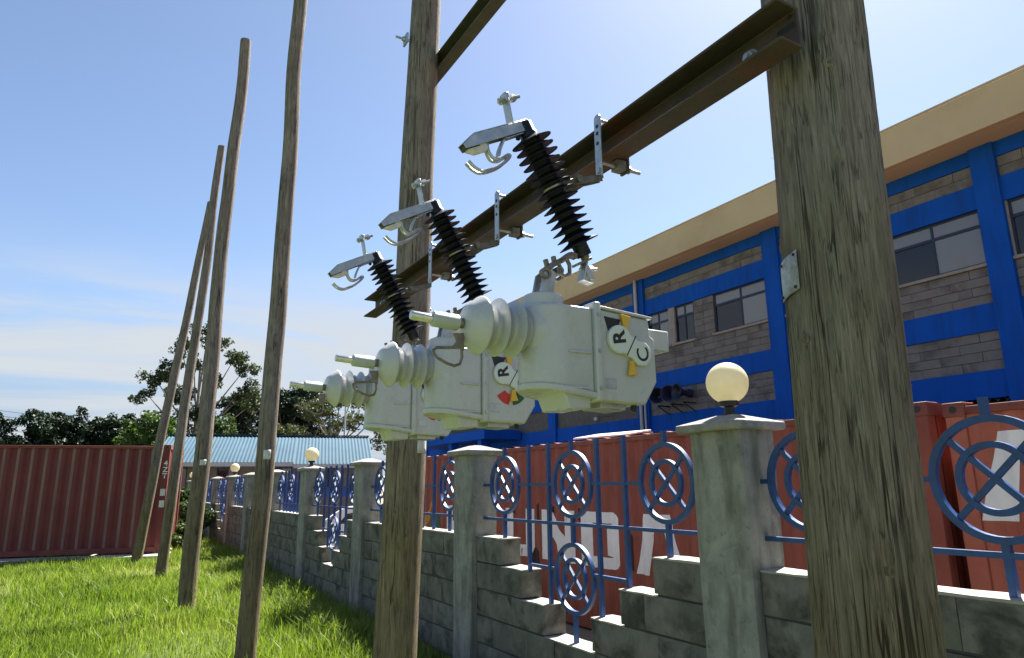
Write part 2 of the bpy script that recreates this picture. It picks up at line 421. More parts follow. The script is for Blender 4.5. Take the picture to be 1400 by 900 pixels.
# ---------------------------------------------------------------- geometry helpers
class MB:
    def __init__(s): s.v = []; s.f = []
    def add(s, vs_, fs):
        o = len(s.v)
        s.v += [tuple(q) for q in vs_]
        s.f += [tuple(i+o for i in f) for f in fs]
        return s
    def box(s, c, sz, M=None):
        hx, hy, hz = sz[0]/2, sz[1]/2, sz[2]/2
        ps = [Vector((x, y, z)) for x in (-hx, hx) for y in (-hy, hy) for z in (-hz, hz)]
        if M is not None: ps = [M @ q for q in ps]
        c = Vector(c)
        return s.add([q+c for q in ps], [(0, 1, 3, 2), (4, 6, 7, 5), (0, 4, 5, 1), (2, 3, 7, 6), (0, 2, 6, 4), (1, 5, 7, 3)])
    def bx(s, x0, x1, y0, y1, z0, z1):
        return s.box(((x0+x1)/2, (y0+y1)/2, (z0+z1)/2), (abs(x1-x0), abs(y1-y0), abs(z1-z0)))
    def bar(s, p0, p1, w_, h_, up=(0, 1, 0)):
        """square bar between two points: w_ across, h_ along up"""
        p0, p1 = Vector(p0), Vector(p1)
        d = (p1-p0); L = d.length; d.normalize()
        u = Vector(up); u = (u-d*u.dot(d)).normalized(); r = d.cross(u)
        M = Matrix((d, r, u)).transposed()
        return s.box((p0+p1)/2, (L, w_, h_), M)
    def lathe(s, p0, axis, prof, seg=24, closed=False):
        p0, ax = Vector(p0), Vector(axis).normalized()
        t = Vector((0, 0, 1)) if abs(ax.z) < 0.9 else Vector((1, 0, 0))
        u = ax.cross(t).normalized(); v_ = ax.cross(u)
        vs_ = []; fs = []
        for (h, r) in prof:
            for k in range(seg):
                an = 2*math.pi*k/seg
                vs_.append(p0+ax*h+(u*math.cos(an)+v_*math.sin(an))*r)
        n_ = len(prof)
        for i in range(n_ if closed else n_-1):
            j = (i+1) % n_
            for k in range(seg):
                k2 = (k+1) % seg
                fs.append((i*seg+k, j*seg+k, j*seg+k2, i*seg+k2))
        if not closed:
            fs.append(tuple(range(seg)))
            fs.append(tuple((n_-1)*seg+k for k in reversed(range(seg))))
        return s.add(vs_, fs)
    def cyl(s, p0, p1, r0, r1=None, seg=16):
        d = Vector(p1)-Vector(p0)
        return s.lathe(p0, d, [(0, r0), (d.length, r0 if r1 is None else r1)], seg)
    def tube(s, pts, rad, seg=8, closed=False):
        pts = [Vector(q) for q in pts]; n_ = len(pts)
        rads = rad if isinstance(rad, (list, tuple)) else [rad]*n_
        vs_ = []; fs = []; u = None
        for i in range(n_):
            if closed: d = (pts[(i+1) % n_]-pts[i-1]).normalized()
            else: d = (pts[min(i+1, n_-1)]-pts[max(i-1, 0)]).normalized()
            if u is None:
                t = Vector((0, 1, 0)) if abs(d.y) < 0.9 else Vector((1, 0, 0))
                u = (t-d*t.dot(d)).normalized()
            else: u = (u-d*u.dot(d)).normalized()
            v_ = d.cross(u)
            for k in range(seg):
                an = 2*math.pi*k/seg
                vs_.append(pts[i]+(u*math.cos(an)+v_*math.sin(an))*rads[i])
        for i in range(n_ if closed else n_-1):
            j = (i+1) % n_
            for k in range(seg):
                k2 = (k+1) % seg
                fs.append((i*seg+k, i*seg+k2, j*seg+k2, j*seg+k))
        if not closed:
            fs.append(tuple(reversed(range(seg)))); fs.append(tuple((n_-1)*seg+k for k in range(seg)))
        return s.add(vs_, fs)
    def prism(s, poly, o, u, v_, w_):
        """extrude a 2-D outline (in axes u, v_) from o by vector w_"""
        o, u, v_, w_ = Vector(o), Vector(u), Vector(v_), Vector(w_)
        n_ = len(poly)
        A = [o+u*q[0]+v_*q[1] for q in poly]; B = [q+w_ for q in A]
        fs = [tuple(range(n_)), tuple(reversed(range(n_, 2*n_)))]
        fs += [(i, i+n_, (i+1) % n_+n_, (i+1) % n_) for i in range(n_)]
        return s.add(A+B, fs)
    def mesh(s, name, mat, smooth=True, ang=38):
        me = bpy.data.meshes.new(name)
        me.from_pydata(s.v, [], s.f)
        bm = bmesh.new(); bm.from_mesh(me)
        bmesh.ops.recalc_face_normals(bm, faces=bm.faces)
        bm.to_mesh(me); bm.free()
        me.materials.append(MATS[mat])
        if smooth:
            me.polygons.foreach_set('use_smooth', [True]*len(me.polygons))
            me.set_sharp_from_angle(angle=R(ang))
        me.update()
        return me
    def build(s, name, mat, parent=None, loc=None, bevel=0, seg=2, **k):
        o = link(name, s.mesh(name, mat, **k), parent, loc)
        if bevel: bev(o, bevel, seg)
        return o
def bev(o, wd, seg=2):
    m = o.modifiers.new('bevel', 'BEVEL')
    m.width = wd; m.segments = seg; m.limit_method = 'ANGLE'; m.angle_limit = R(40)
    m.harden_normals = False
    return o
def link(name, me, parent=None, loc=None):
    o = bpy.data.objects.new(name, me)
    C.objects.link(o)
    if parent is not None: o.parent = parent
    if loc is not None: o.location = loc
    return o
def tag(o, label=None, cat=None, group=None, kind=None):
    if label: o['label'] = label
    if cat: o['category'] = cat
    if group: o['group'] = group
    if kind: o['kind'] = kind
    return o
def thing(name, label, cat, loc=(0, 0, 0), rz=0.0, group=None):
    o = bpy.data.objects.new(name, None)
    o.empty_display_size = 0.1
    C.objects.link(o)
    o.location = loc; o.rotation_euler = (0, 0, rz)
    return tag(o, label, cat, group)
def copy_tree(o, parent=None):
    c = o.copy(); C.objects.link(c)
    c.parent = parent
    for ch in [q for q in o.children]: copy_tree(ch, c)
    return c
def np_mesh(name, mat, verts, faces, tint=None, smooth=False):
    """faces: (M,k) array of equal-sided faces"""
    me = bpy.data.meshes.new(name)
    M_, k = faces.shape
    me.vertices.add(len(verts)); me.vertices.foreach_set('co', verts.astype(np.float32).ravel())
    me.loops.add(M_*k); me.loops.foreach_set('vertex_index', faces.astype(np.int32).ravel())
    me.polygons.add(M_)
    me.polygons.foreach_set('loop_start', np.arange(0, M_*k, k, dtype=np.int32))
    me.polygons.foreach_set('loop_total', np.full(M_, k, dtype=np.int32))
    if smooth: me.polygons.foreach_set('use_smooth', np.ones(M_, dtype=bool))
    me.update(calc_edges=True)
    if tint is not None:
        at = me.attributes.new('tint', 'FLOAT', 'POINT')
        at.data.foreach_set('value', tint.astype(np.float32))
    me.materials.append(MATS[mat])
    me.validate()
    return me
def text_mesh(txt, mat, size, o, u, v_, nrm, bold=0.0, name='lettering'):
    """flat lettering laid on a surface: centred at o, reading along u, letters standing along v_"""
    cu = bpy.data.curves.new('t', 'FONT'); cu.body = txt; cu.size = 1.0; cu.offset = bold
    cu.align_x = 'CENTER'; cu.align_y = 'CENTER'; cu.resolution_u = 4
    ob = bpy.data.objects.new('t', cu); C.objects.link(ob)
    dg = bpy.context.evaluated_depsgraph_get(); dg.update()
    me = bpy.data.meshes.new_from_object(ob.evaluated_get(dg))
    bpy.data.objects.remove(ob); bpy.data.curves.remove(cu)
    o, u, v_, nrm = Vector(o), Vector(u), Vector(v_), Vector(nrm)
    me.name = name
    for q in me.vertices: q.co = o+u*(q.co.x*size)+v_*(q.co.y*size)+nrm*0.0
    me.materials.clear(); me.materials.append(MATS[mat])
    return me

# ================================================================= SETTING
GY = -0.33      # the yard behind the wall lies a little lower than the verge
def ground():
    xs = [-900, -60, -25, -12, -8, -5, -3, -1.5, 0, 1, 2, 2.6, 3.02]
    ys = [-300, -40, -10] + [float(q) for q in np.arange(-4, 41, 1.5)] + [55, 80, 150, 400, 900]
    vs_ = []; fs = []
    for y in ys:
        for x in xs:
            z = 0.035*noise.noise((x*0.45, y*0.45, 0.3)) if -8 < x < 2.9 and -10 < y < 40 else 0.0
            vs_.append((x, y, z))
    nx = len(xs)
    for j in range(len(ys)-1):
        for i in range(nx-1):
            q = j*nx+i; fs.append((q, q+1, q+nx+1, q+nx))
    o = MB().add(vs_, fs).build('ground', 'soil_grass')
    tag(o, kind='structure')
    o = MB().add([(3.03, -300, GY), (900, -300, GY), (900, 900, GY), (3.03, 900, GY)], [(0, 1, 2, 3)]).build('yard_ground', 'yard_soil')
    tag(o, kind='structure')
    b = MB().bx(3.022, 3.028, -300, 900, GY-0.02, -0.001).build('yard_edge', 'yard_soil')
    tag(b, kind='structure')
ground()

# ---------------------------------------------------------------- wooden poles
RT = Vector((math.cos(a), -math.sin(a), 0))    # camera's right on the ground, used for the lean of the poles
def pole(label, x, y, h, d0, d1, lean, lean_dir, mat, fine=None, bend=0.03, seed=0, group=None):
    t = thing('wooden_pole', label, 'pole', (x, y, 0), 0, group)
    ld = Vector(lean_dir).normalized()*math.tan(R(lean))
    if fine: seg, zs = 200, list(np.arange(-0.2, fine[0], 0.08))+list(np.arange(fine[0], fine[1], 0.011))+list(np.arange(fine[1], h, 0.1))+[h]
    else: seg, zs = 40, list(np.arange(-0.2, h, 0.07))+[h]
    vs_ = []; fs = []
    for z in zs:
        cx = ld.x*z+bend*noise.noise((seed, 1.7, z*0.33))+0.4*bend*noise.noise((seed, 5.1, z*0.9))
        cy = ld.y*z+bend*noise.noise((seed, 9.3, z*0.33))
        r = (d0+(d1-d0)*max(0, z)/h)/2
        if z > h-0.02: r *= 0.97
        for k in range(seg):
            an = 2*math.pi*k/seg; c_, s_ = math.cos(an), math.sin(an)
            rr = r*(1+0.035*noise.noise((c_*1.3+seed, s_*1.3, z*0.8))+0.018*noise.noise((c_*3+seed, s_*3, z*2.2)))
            if fine and fine[0]-0.2 < z < fine[1]+0.2:
                q = noise.noise((c_*11+seed, s_*11, z*1.1))+0.5*noise.noise((c_*24, s_*24+seed, z*2.0))
                rr -= 0.0035*max(0.0, 1-abs(q)*7)           # splits along the grain
                rr += 0.0012*noise.noise((c_*40, s_*40, z*5))+0.0009*noise.noise((c_*60, s_*60, z*22))
            vs_.append((cx+rr*c_, cy+rr*s_, z))
    for i in range(len(zs)-1):
        for k in range(seg):
            k2 = (k+1) % seg
            fs.append((i*seg+k, i*seg+k2, (i+1)*seg+k2, (i+1)*seg+k))
    fs.append(tuple((len(zs)-1)*seg+k for k in range(seg)))
    me = bpy.data.meshes.new('shaft'); me.from_pydata(vs_, [], fs)
    me.polygons.foreach_set('use_smooth', [True]*len(me.polygons)); me.set_sharp_from_angle(angle=R(60))
    me.materials.append(MATS[mat])
    link('shaft', me, t)
    def centre(z):
        return Vector((ld.x*z+bend*noise.noise((seed, 1.7, z*0.33))+0.4*bend*noise.noise((seed, 5.1, z*0.9)), ld.y*z+bend*noise.noise((seed, 9.3, z*0.33)), z)), (d0+(d1-d0)*z/h)/2
    return t, centre
def plate_on(t, centre, z, ang, w_, h_, mat, name, nails=True, tilt=0.0):
    """thin metal tag bent round the pole at direction ang"""
    c, r = centre(z); mb = MB(); n_ = 8; vs_ = []
    for j in range(5):
        for i in range(n_+1):
            da = (i/n_-0.5)*w_/r; zz_ = z+(j/4-0.5)*h_+tilt*(i/n_-0.5)*w_
            rr = r*1.03+0.004+0.0022*noise.noise((i*0.9, j*1.1, z*7+ang))
            cc, _ = centre(zz_)
            vs_.append((cc.x+rr*math.cos(ang+da), cc.y+rr*math.sin(ang+da), zz_))
    fs = [(j*(n_+1)+i, j*(n_+1)+i+1, (j+1)*(n_+1)+i+1, (j+1)*(n_+1)+i) for j in range(4) for i in range(n_)]
    o = mb.add(vs_, fs).build(name, mat, t)
    m = o.modifiers.new('thick', 'SOLIDIFY'); m.thickness = 0.0015
    if nails:
        for j, i in ((0, 1), (0, n_-1), (4, 1), (4, n_-1)):
            q = Vector(vs_[j*(n_+1)+i]); cc, _ = centre(q.z); d = (q-cc).normalized()
            q = q+Vector((0, 0, 0.008 if j == 0 else -0.008))
            MB().lathe(q, d, [(0.0, 0.0042), (0.003, 0.0042), (0.0045, 0.002)], 8).build('nail', 'black_paint', t)
    return o
SP = 'wooden pole carrying the switchgear cross arm'
pr, cr = pole('thick cracked wooden pole in front of the blue building, with hammered metal plate', 1.485, 1.005, 9.0, 0.266, 0.215, 1.1, RT, 'pole_wood', (0.55, 3.25), 0.012, 3.3)
plate_on(pr, cr, 2.095, math.radians(157), 0.074, 0.098, 'tag_alu', 'metal_plate', True, 0.2)
def splinters(t, centre):
    vs_ = []; fs = []
    for i in range(520):
        z = random.uniform(0.9, 3.0); an = random.uniform(0, 2*math.pi)
        c, r = centre(z); rr = r*random.uniform(0.985, 1.015)
        b0 = Vector((c.x+rr*math.cos(an), c.y+rr*math.sin(an), z)); out = Vector((math.cos(an), math.sin(an), random.uniform(0.4, 2.5)*random.choice((1, 1, -1)))).normalized()
        L = random.uniform(0.004, 0.014); tn = Vector((-math.sin(an), math.cos(an), 0))*random.uniform(0.0004, 0.0010)
        k = len(vs_); vs_ += [b0-tn, b0+tn, b0+out*L]; fs.append((k, k+1, k+2))
    o = MB().add(vs_, fs).build('splinters', 'pole_wood', t, smooth=False); tag(o, kind='stuff')
splinters(pr, cr)
def knots(t, centre, zs, angs):
    for z, an in zip(zs, angs):
        c, r_ = centre(z); an = R(an); d = Vector((math.cos(an), math.sin(an), 0))
        p0 = c+d*(r_*0.985)
        MB().lathe(p0, d, [(-0.006, 0.016), (0.002, 0.015), (0.005, 0.010), (0.003, 0.006), (-0.002, 0.003)], 12).build('knot', 'pole_wood_brown', t)
knots(pr, cr, (1.93, 1.42, 2.62), (171, 232, 226))
pc, cc_ = pole('tall wooden pole between the grass and the stone wall, bolted to both steel arms', 1.445, 3.82, 9.2, 0.250, 0.150, 1.45, RT, 'pole_wood', None, 0.03, 8.1)
plate_on(pc, cc_, 1.85, math.radians(-62), 0.075, 0.12, 'tag_white', 'pole_tag', False)
mbp = MB().cyl((-0.20, 0, 4.50), (0.16, 0, 4.50), 0.008, seg=10); mbp.box((-0.13, 0, 4.5), (0.012, 0.07, 0.07)); mbp.cyl((-0.155, 0, 4.5), (-0.136, 0, 4.5), 0.016, seg=6)
mbp.build('through_bolt', 'steel_galv', pc, loc=tuple(Vector((cc_(4.5)[0].x, cc_(4.5)[0].y, 0))))
pd_, cd = pole('slender wooden pole in the grass nearest the stone wall steps, its top out of view', 1.21, 6.62, 8.7, 0.178, 0.130, 0.75, RT, 'pole_wood', None, 0.055, 1.2)
plate_on(pd_, cd, 1.9, math.radians(-95), 0.06, 0.085, 'tag_white', 'pole_tag', False)
pcc, ccc = pole('brownish wooden pole with dark streaked foot and small round-cornered tag', 1.11, 10.2, 8.45, 0.222, 0.160, 0.55, RT, 'pole_wood_brown', None, 0.05, 5.6)
plate_on(pcc, ccc, 1.95, math.radians(-90), 0.075, 0.075, 'tag_white', 'pole_tag', False)
pb_, cb = pole('leaning wooden pole between the brownish pole and the most tilted pole', 1.03, 14.3, 8.5, 0.195, 0.145, 2.7, RT, 'pole_wood', None, 0.035, 12.4)
pa_, ca = pole('most tilted wooden pole, standing in front of the maroon container', 0.75, 17.3, 8.35, 0.215, 0.15, 5.9, RT, 'pole_wood', None, 0.035, 21.7)

# ---------------------------------------------------------------- steel cross arms
def channel(x0, x1, z0, z1, y0, y1, th=0.008, open_neg=True):
    mb = MB()
    prof = [(x1, z0), (x1, z1), (x0, z1), (x0, z1-th), (x1-th, z1-th), (x1-th, z0+th), (x0, z0+th), (x0, z0)] if open_neg else \
           [(x0, z0), (x0, z1), (x1, z1), (x1, z1-th), (x0+th, z1-th), (x0+th, z0+th), (x1, z0+th), (x1, z0)]
    mb.prism(prof, (0, y0, 0), (1, 0, 0), (0, 0, 1), (0, y1-y0, 0))
    return mb
AX0, AX1, AZ0, AZ1 = 1.272, 1.352, 2.628, 2.742
arm = thing('cross_arm', 'dark rusty steel channel arm joining two poles and carrying the black insulators', 'cross arm', (AX0, 0.86, AZ0))
AL = (-AX0, -0.86, -AZ0)
def aloc(mb, nm, mt, bv=0): return mb.build(nm, mt, arm, loc=AL, bevel=bv)
aloc(channel(AX0, AX1, AZ0, AZ1, 0.895, 3.98), 'channel', 'arm_steel', 0.003)
for yb in (1.04, 3.82):
    mb = MB().cyl((AX1-0.022, yb, 2.684), (AX1-0.004, yb, 2.684), 0.017, seg=6); mb.cyl((AX1-0.011, yb, 2.684), (AX1-0.006, yb, 2.684), 0.024, seg=20); mb.cyl((AX1-0.03, yb, 2.684), (AX1+0.30, yb, 2.684), 0.008, seg=10)
    aloc(mb, 'bolt', 'steel_galv')
mb = MB().bx(AX1-0.0086, AX1-0.0078, 0.905, 0.955, 2.690, 2.707); aloc(mb, 'slot_hole', 'black_paint')
mb = MB().lathe((AX1-0.0086, 0.915, 2.726), (1, 0, 0), [(0, 0.006), (0.0008, 0.006)], 10); aloc(mb, 'bolt_hole', 'black_paint')
ua = thing('upper_cross_arm', 'short-looking upper steel arm rising from the pole behind the insulators', 'cross arm', (1.61, 0.86, 4.29))
channel(1.612, 1.69, 4.30, 4.42, 0.80, 3.90, 0.008, True).build('channel', 'upper_arm', ua, loc=(-1.61, -0.86, -4.29), bevel=0.003)
MB().cyl((1.595, 2.93, 4.31), (1.63, 2.93, 4.31), 0.012, seg=6).build('bolt', 'steel_galv', ua, loc=(-1.61, -0.86, -4.29))

# ---------------------------------------------------------------- insulated cutouts on the arm
TL = R(28.7)
EF = Vector((-math.cos(TL), 0, -math.sin(TL))); EU = Vector((-math.sin(TL), 0, math.cos(TL)))
CC = Vector((1.078, 0, 2.472))
def Q(a_, b_, y=0.0): return EF*a_+EU*b_+Vector((0, y, 0))
def W(x, z, y=0.0): return Vector((x-CC.x, y, z-CC.z))
def make_cutout():
    t = thing('insulator_cutout', 'x', 'insulator', (CC.x, 0, CC.z))
    prof = [(-0.222, 0.021), (-0.219, 0.024), (-0.186, 0.024), (-0.184, 0.027)]
    n_ = 15
    for i in range(n_):
        b_ = -0.172+i*0.0242
        rs = 0.0635 if i % 2 == 0 else 0.060
        prof += [(b_-0.004, 0.0275), (b_-0.0085, rs-0.006), (b_-0.0105, rs), (b_-0.0085, rs+0.0008), (b_+0.003, 0.033), (b_+0.007, 0.0275)]
    prof += [(0.184, 0.027), (0.186, 0.025), (0.216, 0.025), (0.219, 0.022)]
    MB().lathe((0, 0, 0), EU, prof, 40).build('ribbed_insulator', 'rubber_black', t, ang=50)
    mb = MB().lathe(Q(0, -0.008), EU, [(0, 0.031), (0.016, 0.031)], 20)
    mb.build('centre_band', 'steel_galv', t)
    # bracket from the band to the strap that is clamped on the arm
    mb = MB()
    pts = [Q(-0.02, 0.0), W(1.16, 2.512), W(1.225, 2.536), W(1.258, 2.549)]
    for y0 in (-0.022, 0.022):
        for i in range(3): mb.bar(pts[i]+Vector((0, y0*(1.2-0.3*i), 0)), pts[i+1]+Vector((0, y0*(0.9-0.3*i), 0)), 0.022, 0.006)
    mb.bar(pts[1], pts[3], 0.008, 0.036)
    mb.cyl(W(1.15, 2.51, -0.04), W(1.15, 2.51, 0.04), 0.007, seg=8); mb.cyl(W(1.15, 2.51, -0.042), W(1.15, 2.51, -0.03), 0.013, seg=6)
    mb.build('bracket', 'steel_old', t, bevel=0.002)
    # strap with a rounded head and three holes
    x0 = 1.262
    outl = [(-0.016, 0), (0.016, 0)]+[(0.016*math.cos(q), 0.212+0.016*math.sin(q)) for q in np.linspace(0, math.pi, 9)]
    st = MB().prism(outl, W(x0-0.003, 2.545), (0, 1, 0), (0, 0, 1), (-0.006, 0, 0)).build('strap', 'steel_galv', t, bevel=0.0015)
    for (zo, hh) in ((0.185, 0.010), (0.160, 0.0075), (0.125, 0.0065)):
        MB().lathe(W(x0-0.0102, 2.545+zo), (1, 0, 0), [(0, 0.0065), (0.0010, 0.0065)], 14).build('slot', 'black_paint', st)
    MB().lathe(W(x0-0.0135, 2.575), (1, 0, 0), [(0, 0.0095), (0.0045, 0.0095)], 6).build('bolt_head', 'steel_galv', st)
    # clamp behind the arm with its two bolts
    mb = MB().bx(1.356-CC.x, 1.366-CC.x, -0.02, 0.02, 2.588-CC.z, 2.772-CC.z)
    mb.build('clamp_plate', 'arm_steel', t, bevel=0.002)
    for z_, xa in ((2.606, 1.255), (2.756, 1.255)):
        mb = MB().cyl(W(xa, z_), W(1.424 if z_ < 2.7 else 1.385, z_), 0.0062, seg=10); mb.cyl(W(1.3665, z_), W(1.381, z_), 0.0135, seg=6)
        mb.build('clamp_bolt', 'steel_galv', t)
    MB().bx(1.318-CC.x, 1.354-CC.x, -0.019, 0.019, 2.592-CC.z, 2.626-CC.z).build('clamp_foot', 'steel_old', t, bevel=0.003)
    # upper contact: folded hood, pale insert, terminal tab, hooks
    mb = MB()
    side = [(-0.008, 0.190), (-0.008, 0.222), (0.195, 0.224), (0.243, 0.205), (0.240, 0.190)]
    for y0 in (-0.0165, 0.0135):
        mb.prism(side, Q(0, 0, y0), EF, EU, (0, 0.003, 0))
    mb.bar(Q(-0.008, 0.2235), Q(0.195, 0.2255), 0.033, 0.003, EU)
    mb.bar(Q(0.195, 0.2255), Q(0.244, 0.206), 0.033, 0.003, EU)
    mb.build('contact_hood', 'steel_galv', t, bevel=0.001)
    MB().prism([(0.165, 0.170), (0.165, 0.196), (0.236, 0.196), (0.234, 0.184), (0.21, 0.170)], Q(0, 0, -0.012), EF, EU, (0, 0.024, 0)).build('contact_insert', 'lens_clear', t, bevel=0.003)
    mb = MB().prism([(0.19, 0.187), (0.19, 0.221), (0.24, 0.203), (0.241, 0.187)], Q(0, 0, -0.0125), EF, EU, (0, 0.025, 0)); mb.build('hood_end', 'black_paint', t)
    mb = MB().bar(Q(0.050, 0.215), Q(0.024, 0.300), 0.034, 0.006, EF); mb.bar(Q(0.026, 0.292), Q(0.020, 0.318), 0.030, 0.016, EF)
    mb.build('terminal_tab', 'steel_galv', t, bevel=0.002)
    mb = MB().cyl(Q(0.052, 0.300), Q(-0.030, 0.300), 0.0055, seg=10); mb.cyl(Q(0.004, 0.300), Q(-0.010, 0.300), 0.013, seg=6); mb.cyl(Q(0.040, 0.300), Q(0.048, 0.300), 0.012, seg=6)
    mb.build('terminal_bolt', 'steel_galv', t)
    def spl(pts, n_=6):
        out = []
        P_ = [Vector(q) for q in pts]
        for i in range(len(P_)-1):
            p0 = P_[max(i-1, 0)]; p1 = P_[i]; p2 = P_[i+1]; p3 = P_[min(i+2, len(P_)-1)]
            for k in range(n_):
                s_ = k/n_
                out.append(0.5*((2*p1)+(p2-p0)*s_+(2*p0-5*p1+4*p2-p3)*s_*s_+(3*p1-p0-3*p2+p3)*s_**3))
        out.append(P_[-1]); return out
    for y0 in (-0.009, 0.009):
        pth = [Q(0.158, 0.192, y0*0.6), Q(0.168, 0.165, y0*0.8), Q(0.163, 0.142, y0), Q(0.142, 0.134, y0), Q(0.112, 0.139, y0), Q(0.106, 0.133, y0), Q(0.130, 0.122, y0), Q(0.168, 0.114, y0), Q(0.215, 0.116, y0), Q(0.236, 0.132, y0), Q(0.247, 0.156, y0)]
        MB().tube(spl(pth), 0.0048, 8).build('guide_hook', 'steel_galv', t)
    mb = MB()
    arc = [(0.085, 0.192), (0.105, 0.180), (0.128, 0.160), (0.140, 0.145)]
    for i in range(3): mb.bar(Q(arc[i][0], arc[i][1]), Q(arc[i+1][0], arc[i+1][1]), 0.022, 0.006, EF)
    mb.bar(Q(0.02, 0.188), Q(0.10, 0.186), 0.022, 0.005, EU)
    mb.build('contact_spring', 'steel_galv', t, bevel=0.001)
    MB().cyl(Q(0.03, 0.196), Q(0.045, 0.176), 0.007, seg=8).build('spring_bolt', 'black_paint', t)
    # lower contact: stud, clevis and terminal clamp
    mb = MB().cyl(Q(0, -0.215), Q(0, -0.240), 0.014, seg=12)
    mb.bar(Q(-0.012, -0.236), Q(0.05, -0.236), 0.030, 0.008, EU)
    mb.build('lower_stud', 'bronze', t, bevel=0.001)
    mb = MB().bar(W(1.185, 2.262), W(1.168, 2.195), 0.034, 0.006, (1, 0, 0)); mb.bar(W(1.165, 2.198), W(1.205, 2.192), 0.030, 0.005, (0, 0, 1)); mb.bar(W(1.183, 2.243), W(1.203, 2.203), 0.028, 0.018, (1, 0, 0))
    mb.build('terminal_clamp', 'steel_galv', t, bevel=0.002)
    mb = MB().cyl(W(1.165, 2.232), W(1.228, 2.242), 0.0055, seg=10); mb.cyl(W(1.198, 2.237), W(1.212, 2.239), 0.012, seg=6)
    mb.build('clamp_screw', 'steel_galv', t)
    return t

# ---------------------------------------------------------------- reclosers hung from the cutouts
RB = Vector((1.08, 0, 1.83))
def make_recloser():
    t = thing('recloser', 'x', 'recloser', RB)
    def L(x, y, z): return Vector((x-RB.x, y, z-RB.z))
    zc = 2.022
    def slant(q):
        q.v = [(x, y, z+(max(0.0, 1.142-(x+RB.x))*0.13 if z+RB.z < 1.87 else 0)) for x, y, z in q.v]
        return q
    MB().lathe(L(0.628, 0, zc+0.006), (1, 0, -0.06), [(0, 0.0105), (0.002, 0.012), (0.064, 0.012)], 20).build('terminal_rod', 'steel_bright', t)
    MB().lathe(L(0.686, 0, zc+0.003), (1, 0, -0.04), [(0, 0.017), (0.003, 0.0205), (0.072, 0.0215), (0.076, 0.019)], 24).build('connector_sleeve', 'connector_grey', t)
    MB().lathe(L(0.755, 0, zc), (1, 0, 0), [(0, 0.014), (0.028, 0.014)], 16).build('stud', 'bronze', t)
    prof = [(0.0, 0.016), (0.001, 0.034), (0.008, 0.049), (0.020, 0.060), (0.033, 0.070), (0.043, 0.0785), (0.047, 0.0805), (0.051, 0.079), (0.0525, 0.062), (0.055, 0.051)]
    for b_, rr in ((0.074, 0.0625), (0.101, 0.0805), (0.125, 0.0625), (0.152, 0.0800), (0.176, 0.0625)):
        k_ = 1.0 if rr > 0.07 else 0.55
        prof += [(b_-0.013*k_, 0.0495), (b_-0.009*k_, 0.0545), (b_-0.004*k_, rr-0.007*k_), (b_, rr), (b_+0.0030*k_, rr-0.002), (b_+0.0045*k_, rr-0.018*k_), (b_+0.006*k_, 0.0495)]
    prof += [(0.186, 0.053), (0.198, 0.064)]
    bs = MB().lathe(L(0.776, 0, zc), (1, 0, 0), prof, 48).build('ribbed_bushing', 'epoxy_grey', t, ang=70)
    # cast tank: round-fronted box, neck towards the bushing and turret on top, fused with soft fillets
    mb = MB()
    pl = [(1.043-0.084*math.sin(q), -0.086*math.cos(q)) for q in np.linspace(0, math.pi, 17)]
    pl = pl+[(1.142, 0.086), (1.142, -0.086)]
    mb.prism(pl, L(0, 0, 1.846), (1, 0, 0), (0, 1, 0), (0, 0, 0.245))
    mb.lathe(L(0.962, 0, zc), (1, 0, 0), [(0, 0.060), (0.010, 0.066), (0.022, 0.071), (0.05, 0.0745), (0.12, 0.076)], 32)
    mb.lathe(L(1.03, 0, 2.05), (0, 0, 1), [(0, 0.060), (0.074, 0.060), (0.081, 0.056)], 36)
    slant(mb)
    tk = mb.build('tank', 'epoxy_grey', t)
    m = tk.modifiers.new('fuse', 'REMESH'); m.mode = 'VOXEL'; m.voxel_size = 0.004; m.use_smooth_shade = True
    m = tk.modifiers.new('fillet', 'SMOOTH'); m.factor = 0.5; m.iterations = 22
    # base plate with rounded front and raised ledges
    pl2 = [(1.046-0.090*math.sin(q), -0.092*math.cos(q)) for q in np.linspace(0, math.pi, 17)]+[(1.146, 0.092), (1.146, -0.092)]
    slant(MB().prism(pl2, L(0, 0, 1.832), (1, 0, 0), (0, 1, 0), (0, 0, 0.018))).build('base_plate', 'epoxy_grey', t, bevel=0.004)
    mb = MB().prism([(1.066, 1.804), (1.046, 1.852), (1.139, 1.852), (1.135, 1.806)], L(0, -0.07, 0), (1, 0, 0), (0, 0, 1), (0, 0.14, 0))
    mb.build('base_boss', 'epoxy_grey', t, bevel=0.004)
    for (x0, x1, z0, z1) in ((1.055, 1.128, 1.955, 1.961), (1.05, 1.118, 1.856, 1.862)):
        MB().bx(x0-RB.x, x1-RB.x, -0.0925, -0.085, z0-RB.z, z1-RB.z).build('ledge', 'epoxy_grey', t, bevel=0.002)
    MB().bx(1.175-RB.x, 1.215-RB.x, -0.0885, -0.086, 1.862-RB.z, 1.892-RB.z).build('rating_plate', 'steel_galv', t, bevel=0.001)
    # bolted flange between tank and mechanism housing
    MB().bx(1.141-RB.x, 1.163-RB.x, -0.0985, 0.0985, 1.826-RB.z, 2.108-RB.z).build('flange', 'epoxy_grey', t, bevel=0.006, seg=3)
    for z_ in (1.86, 1.965, 2.07):
        MB().lathe(L(1.152, -0.0985, z_), (0, -1, 0), [(0, 0.006), (0.004, 0.006)], 6).build('flange_bolt', 'steel_galv', t)
    # mechanism housing with cut corner and a thin lid
    hp = [(1.160, 1.830), (1.322, 1.824), (1.368, 1.892), (1.368, 2.020), (1.350, 2.030), (1.348, 2.078), (1.160, 2.090)]
    MB().prism(hp, L(0, -0.087, 0), (1, 0, 0), (0, 0, 1), (0, 0.174, 0)).build('mechanism_housing', 'epoxy_grey', t, bevel=0.006, seg=3)
